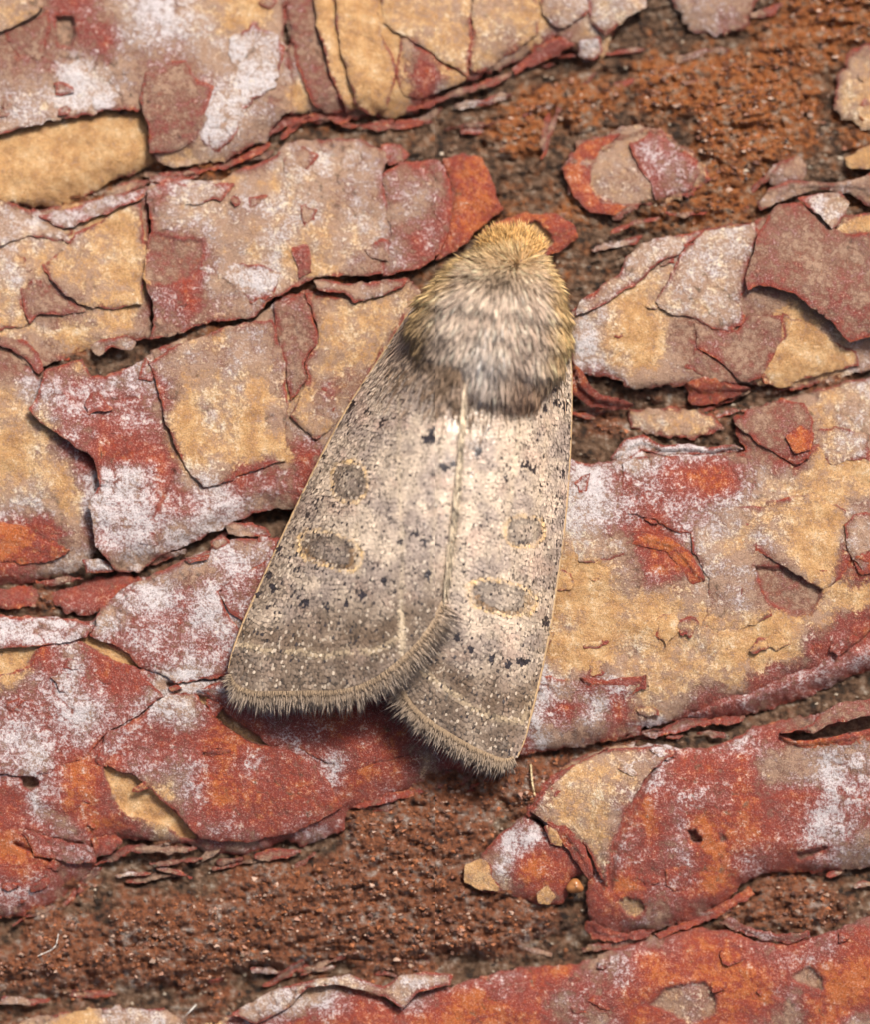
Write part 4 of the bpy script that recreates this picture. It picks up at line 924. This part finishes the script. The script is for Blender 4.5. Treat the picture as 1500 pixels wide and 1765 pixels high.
def fur(seed, n):
    r = np.random.default_rng(seed)
    v = r.uniform(.0, .585, n); v = np.where(r.uniform(0, 1, n) < .06, r.uniform(.004, .09, n), v); th = r.uniform(-.15, math.pi + .15, n)
    s = np.linspace(0, 1, len(AX)); wgt = np.interp(v, s, AX[:, 3]) / 126
    ok = r.uniform(0, 1, n) < wgt + .15; v, th = v[ok], th[ok]; n = len(v)
    x, y, z = body_pt(v, th); e = .004
    P0 = W(x, y, z); dv = W(*body_pt(v + e, th)) - W(*body_pt(np.maximum(v - e, 0), th)); dt = W(*body_pt(v, th + .03)) - W(*body_pt(v, th - .03))
    nn = np.cross(dt, dv); nn /= np.linalg.norm(nn, axis=1, keepdims=True); 
    cen = W(*body_pt(v, th * 0 + 1.5708)); cen[:, 2] = W(np.interp(v, s, AX[:, 0]), np.interp(v, s, AX[:, 1]), np.interp(v, s, AX[:, 2]))[:, 2]
    nn *= np.sign(((P0 - cen) * nn).sum(1, keepdims=True))
    lat = np.cos(th); head = ss(500, 425, y); low = ss(590, 660, y)
    comb = np.stack([lat * (.5 - .3 * head) + .3 * fbm(x, y, 70, 2, 501) - .12, -1 + 1.35 * head, 0 * v], -1)
    comb -= nn * (comb * nn).sum(1, keepdims=True); comb /= np.linalg.norm(comb, axis=1, keepdims=True) + 1e-9
    d = nn * (.34 + .75 * head)[:, None] + comb * (1.0 - .35 * head)[:, None]
    d[:, 2] += .25 * head
    d += r.normal(0, .11, (n, 3)) + .25 * np.stack([fbm(x, y, 30, 2, 511), fbm(x, y, 30, 2, 512), 0 * x], -1)
    d /= np.linalg.norm(d, axis=1, keepdims=True)
    Ln = (lerp(46, 28, head) + 8 * low) * r.uniform(.65, 1.2, n) * px
    bend = comb * (.18 * Ln * (1 - head))[:, None] - nn * (.10 * Ln * (1 - head))[:, None]
    # colours
    gold = C_(222, 184, 122); beige = C_(240, 216, 194); brown = C_(156, 112, 76); grey = C_(208, 184, 164)
    edge = np.maximum(head, ss(.55, .95, np.abs(lat)) * ss(690, 560, y))
    c = lerp(beige, grey, ss(-.1, .4, fbm(x, y, 60, 3, 521))[:, None])
    c = lerp(c, gold, (edge * .9)[:, None])
    dk = ss(600, 670, y + 22 * fbm(x, y, 40, 2, 523)) * (.15 + .85 * ss(.12, .45, np.abs(lat + .12)))
    c = lerp(c, brown, (dk * .85)[:, None])
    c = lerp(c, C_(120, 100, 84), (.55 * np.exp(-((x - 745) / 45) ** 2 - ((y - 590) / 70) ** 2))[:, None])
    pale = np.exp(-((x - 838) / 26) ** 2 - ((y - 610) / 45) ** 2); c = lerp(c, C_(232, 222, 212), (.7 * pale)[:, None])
    darkspot = np.exp(-((x - 868) / 20) ** 2 - ((y - 478) / 8) ** 2); c = lerp(c, C_(80, 60, 40), (.7 * darkspot)[:, None])
    k = r.uniform(0, 1, n); c = c * r.uniform(.55, 1.25, (n, 1))
    tip = np.where((k < .17)[:, None], c * .28, np.where((k > .7)[:, None], np.clip(c * 1.35, 0, .95), c))
    hairs('fur', P0 - nn * 2 * px, d, Ln, r.uniform(.75, 1.3, n) * px, bend, c * .95, body, r, None, tip, 3)
fur(61, 33000)
def head_tuft(seed, n):
    r = np.random.default_rng(seed)
    a = r.uniform(0, 6.283, n); q_ = np.sqrt(r.uniform(0, 1, n)); x = 882 + 44 * q_ * np.cos(a); y = 432 + 26 * q_ * np.sin(a)
    z = 3.15 + .75 * np.sqrt(1 - .85 * q_ ** 2) + trunk_z(y) + .25
    d = np.stack([(x - 882) / 60 + r.normal(0, .14, n), .45 - (y - 432) / 60 + r.normal(0, .14, n), .75 + 0 * x], -1); d /= np.linalg.norm(d, axis=1, keepdims=True)
    Ln = r.uniform(22, 36, n) * px; c = C_(206, 164, 104) * r.uniform(.55, 1.2, (n, 1)); k = r.uniform(0, 1, (n, 1))
    hairs('head_tuft', W(x, y, z), d, Ln, r.uniform(1., 1.6, n) * px, np.stack([0 * x, .15 * Ln, -.12 * Ln], -1), c * .7, body, r, None, np.where(k < .15, c * .35, np.clip(c * 1.3, 0, .95)), 3)
head_tuft(63, 1500)
def base_fur(w, wo, seed, n, umin):
    r = np.random.default_rng(seed)
    u = r.uniform(umin, 1, n); v = np.abs(r.normal(0, .075, n)) + .005
    x, y, z = wing_xyz(w, u, v); x2, y2, z2 = wing_xyz(w, u, v + .03)
    d = W(x2, y2, z2) - W(x, y, z); d /= np.linalg.norm(d, axis=1, keepdims=True); d += r.normal(0, .12, (n, 3)); d[:, 2] += .10; d /= np.linalg.norm(d, axis=1, keepdims=True)
    Ln = r.uniform(22, 42, n) * px; k = r.uniform(0, 1, (n, 1))
    c = lerp(C_(150, 124, 100), C_(198, 172, 150), ss(-.2, .3, fbm(x, y, 40, 2, seed))[:, None]) * r.uniform(.6, 1.2, (n, 1))
    hairs('wing_base_fur', W(x, y, z), d, Ln, r.uniform(.8, 1.3, n) * px, d * 0, c, wo, r, None, np.where(k < .25, c * .3, c), 2)
base_fur(WL, wingL, 71, 4200, .05); base_fur(WR, wingR, 72, 2600, .05)
# legs and antennae, tucked under
leg_c = C_(140, 112, 80)
for sx, yy, fy in ((-1, 520, 478), (1, 520, 480), (-1, 600, 640), (1, 600, 650), (-1, 650, 800), (1, 650, 790)):
    cxm = 850 if yy < 560 else 838
    fx = cxm + sx * (55 if yy < 560 else 80)
    zr = float(trunk_z(np.array(yy * 1.))) + 1.6; zf = float(trunk_z(np.array(fy * 1.)))
    p = np.array([W(cxm + sx * 60., yy * 1., zr), W(cxm + sx * 95., (yy * .6 + fy * .4), zr - .2), W((cxm + sx * 95 + fx) / 2., yy * .3 + fy * .7, (zr + zf) / 2 + .1), W(fx * 1., fy * 1., zf + .05), W(fx + sx * 4., fy + (12. if fy > yy else -12.), zf - .25)])
    t = np.linspace(0, 1, 16); q_ = np.stack([np.interp(t, np.linspace(0, 1, 5), p[:, i]) for i in range(3)], -1)
    tube('leg', q_, np.interp(t, [0, .4, 1], [9, 7, 3]) * px, leg_c, moth, M_FUR)
for sx, pts in ((-1, [(858,432),(828,440),(788,466),(748,505),(728,550),(715,600)]), (1, [(905,430),(924,456),(946,494),(962,540),(968,590),(966,640)])):
    t = np.linspace(0, 1, 40); p = spl(pts, t); zz = np.interp(t, [0, .12, .3, 1], [3.2, 2.9, 2.2, 1.0]) + trunk_z(p[:, 1]) + .25
    tube('antenna', W(p[:, 0], p[:, 1], zz), np.interp(t, [0, .1, 1], [5, 4, 1.5]) * px, C_(222, 200, 160), moth, M_FUR)

# ------------------------------------------------------------------ small loose things
def thread(pts, rad, label, c):
    p = np.array(pts, float); t = np.linspace(0, 1, 30); q_ = spl([(a, b) for a, b in p], t)
    z, _ = bed_z(q_[:, 0], q_[:, 1]); z = np.maximum(z, H(q_[:, 0], q_[:, 1]) - .2) + .02 + .22 * (1 - (2 * t - 1) ** 2)
    o = tube('plant_fibre', W(q_[:, 0], q_[:, 1], z), rad * px, c, None, M_THREAD, 6); tag(o, label, 'fibre'); return o
thread([(916,1318),(918,1345),(923,1372)], 1.8, 'short pale straw-like fibre standing just below the wing tips of the moth', C_(200, 180, 140))
thread([(100,1610),(95,1630),(65,1648)], .8, 'fine white thread lying on brown crumbs by the lower left gap', C_(225, 220, 210))
thread([(337,1732),(326,1744),(320,1750)], 1.1, 'fine white thread just above the pale lip at the bottom edge', C_(225, 220, 210))
thread([(1038,1546),(1052,1547),(1066,1547)], .9, 'tiny white thread on the red plate beside the amber bead', C_(230, 220, 215))
# amber bead of resin in the gap
th = np.linspace(0, math.pi, 14); ph = np.arange(20) * 6.28318 / 20; T_, Q_ = np.meshgrid(th, ph, indexing='ij')
zb_ = float(H(np.array([993.]), np.array([1528.]))[0]) + .15
rr = 15 * (1 + .12 * np.sin(3 * Q_) * np.sin(T_) + .08 * np.cos(2 * T_ + Q_))
co = W(993 + rr * np.sin(T_) * np.cos(Q_), 1528 + rr * .85 * np.sin(T_) * np.sin(Q_), zb_ + rr * K * .9 * np.cos(T_)).reshape(-1, 3)
idx = np.arange(T_.size).reshape(T_.shape); nxt = np.roll(idx, -1, 1)
o = mesh_np('resin_bead', co, [np.stack([idx[:-1], idx[1:], nxt[1:], nxt[:-1]], -1).reshape(-1, 4)], {'tint': np.tile((.36, .15, .05, 1), (T_.size, 1))}, M_RESIN, trunk)
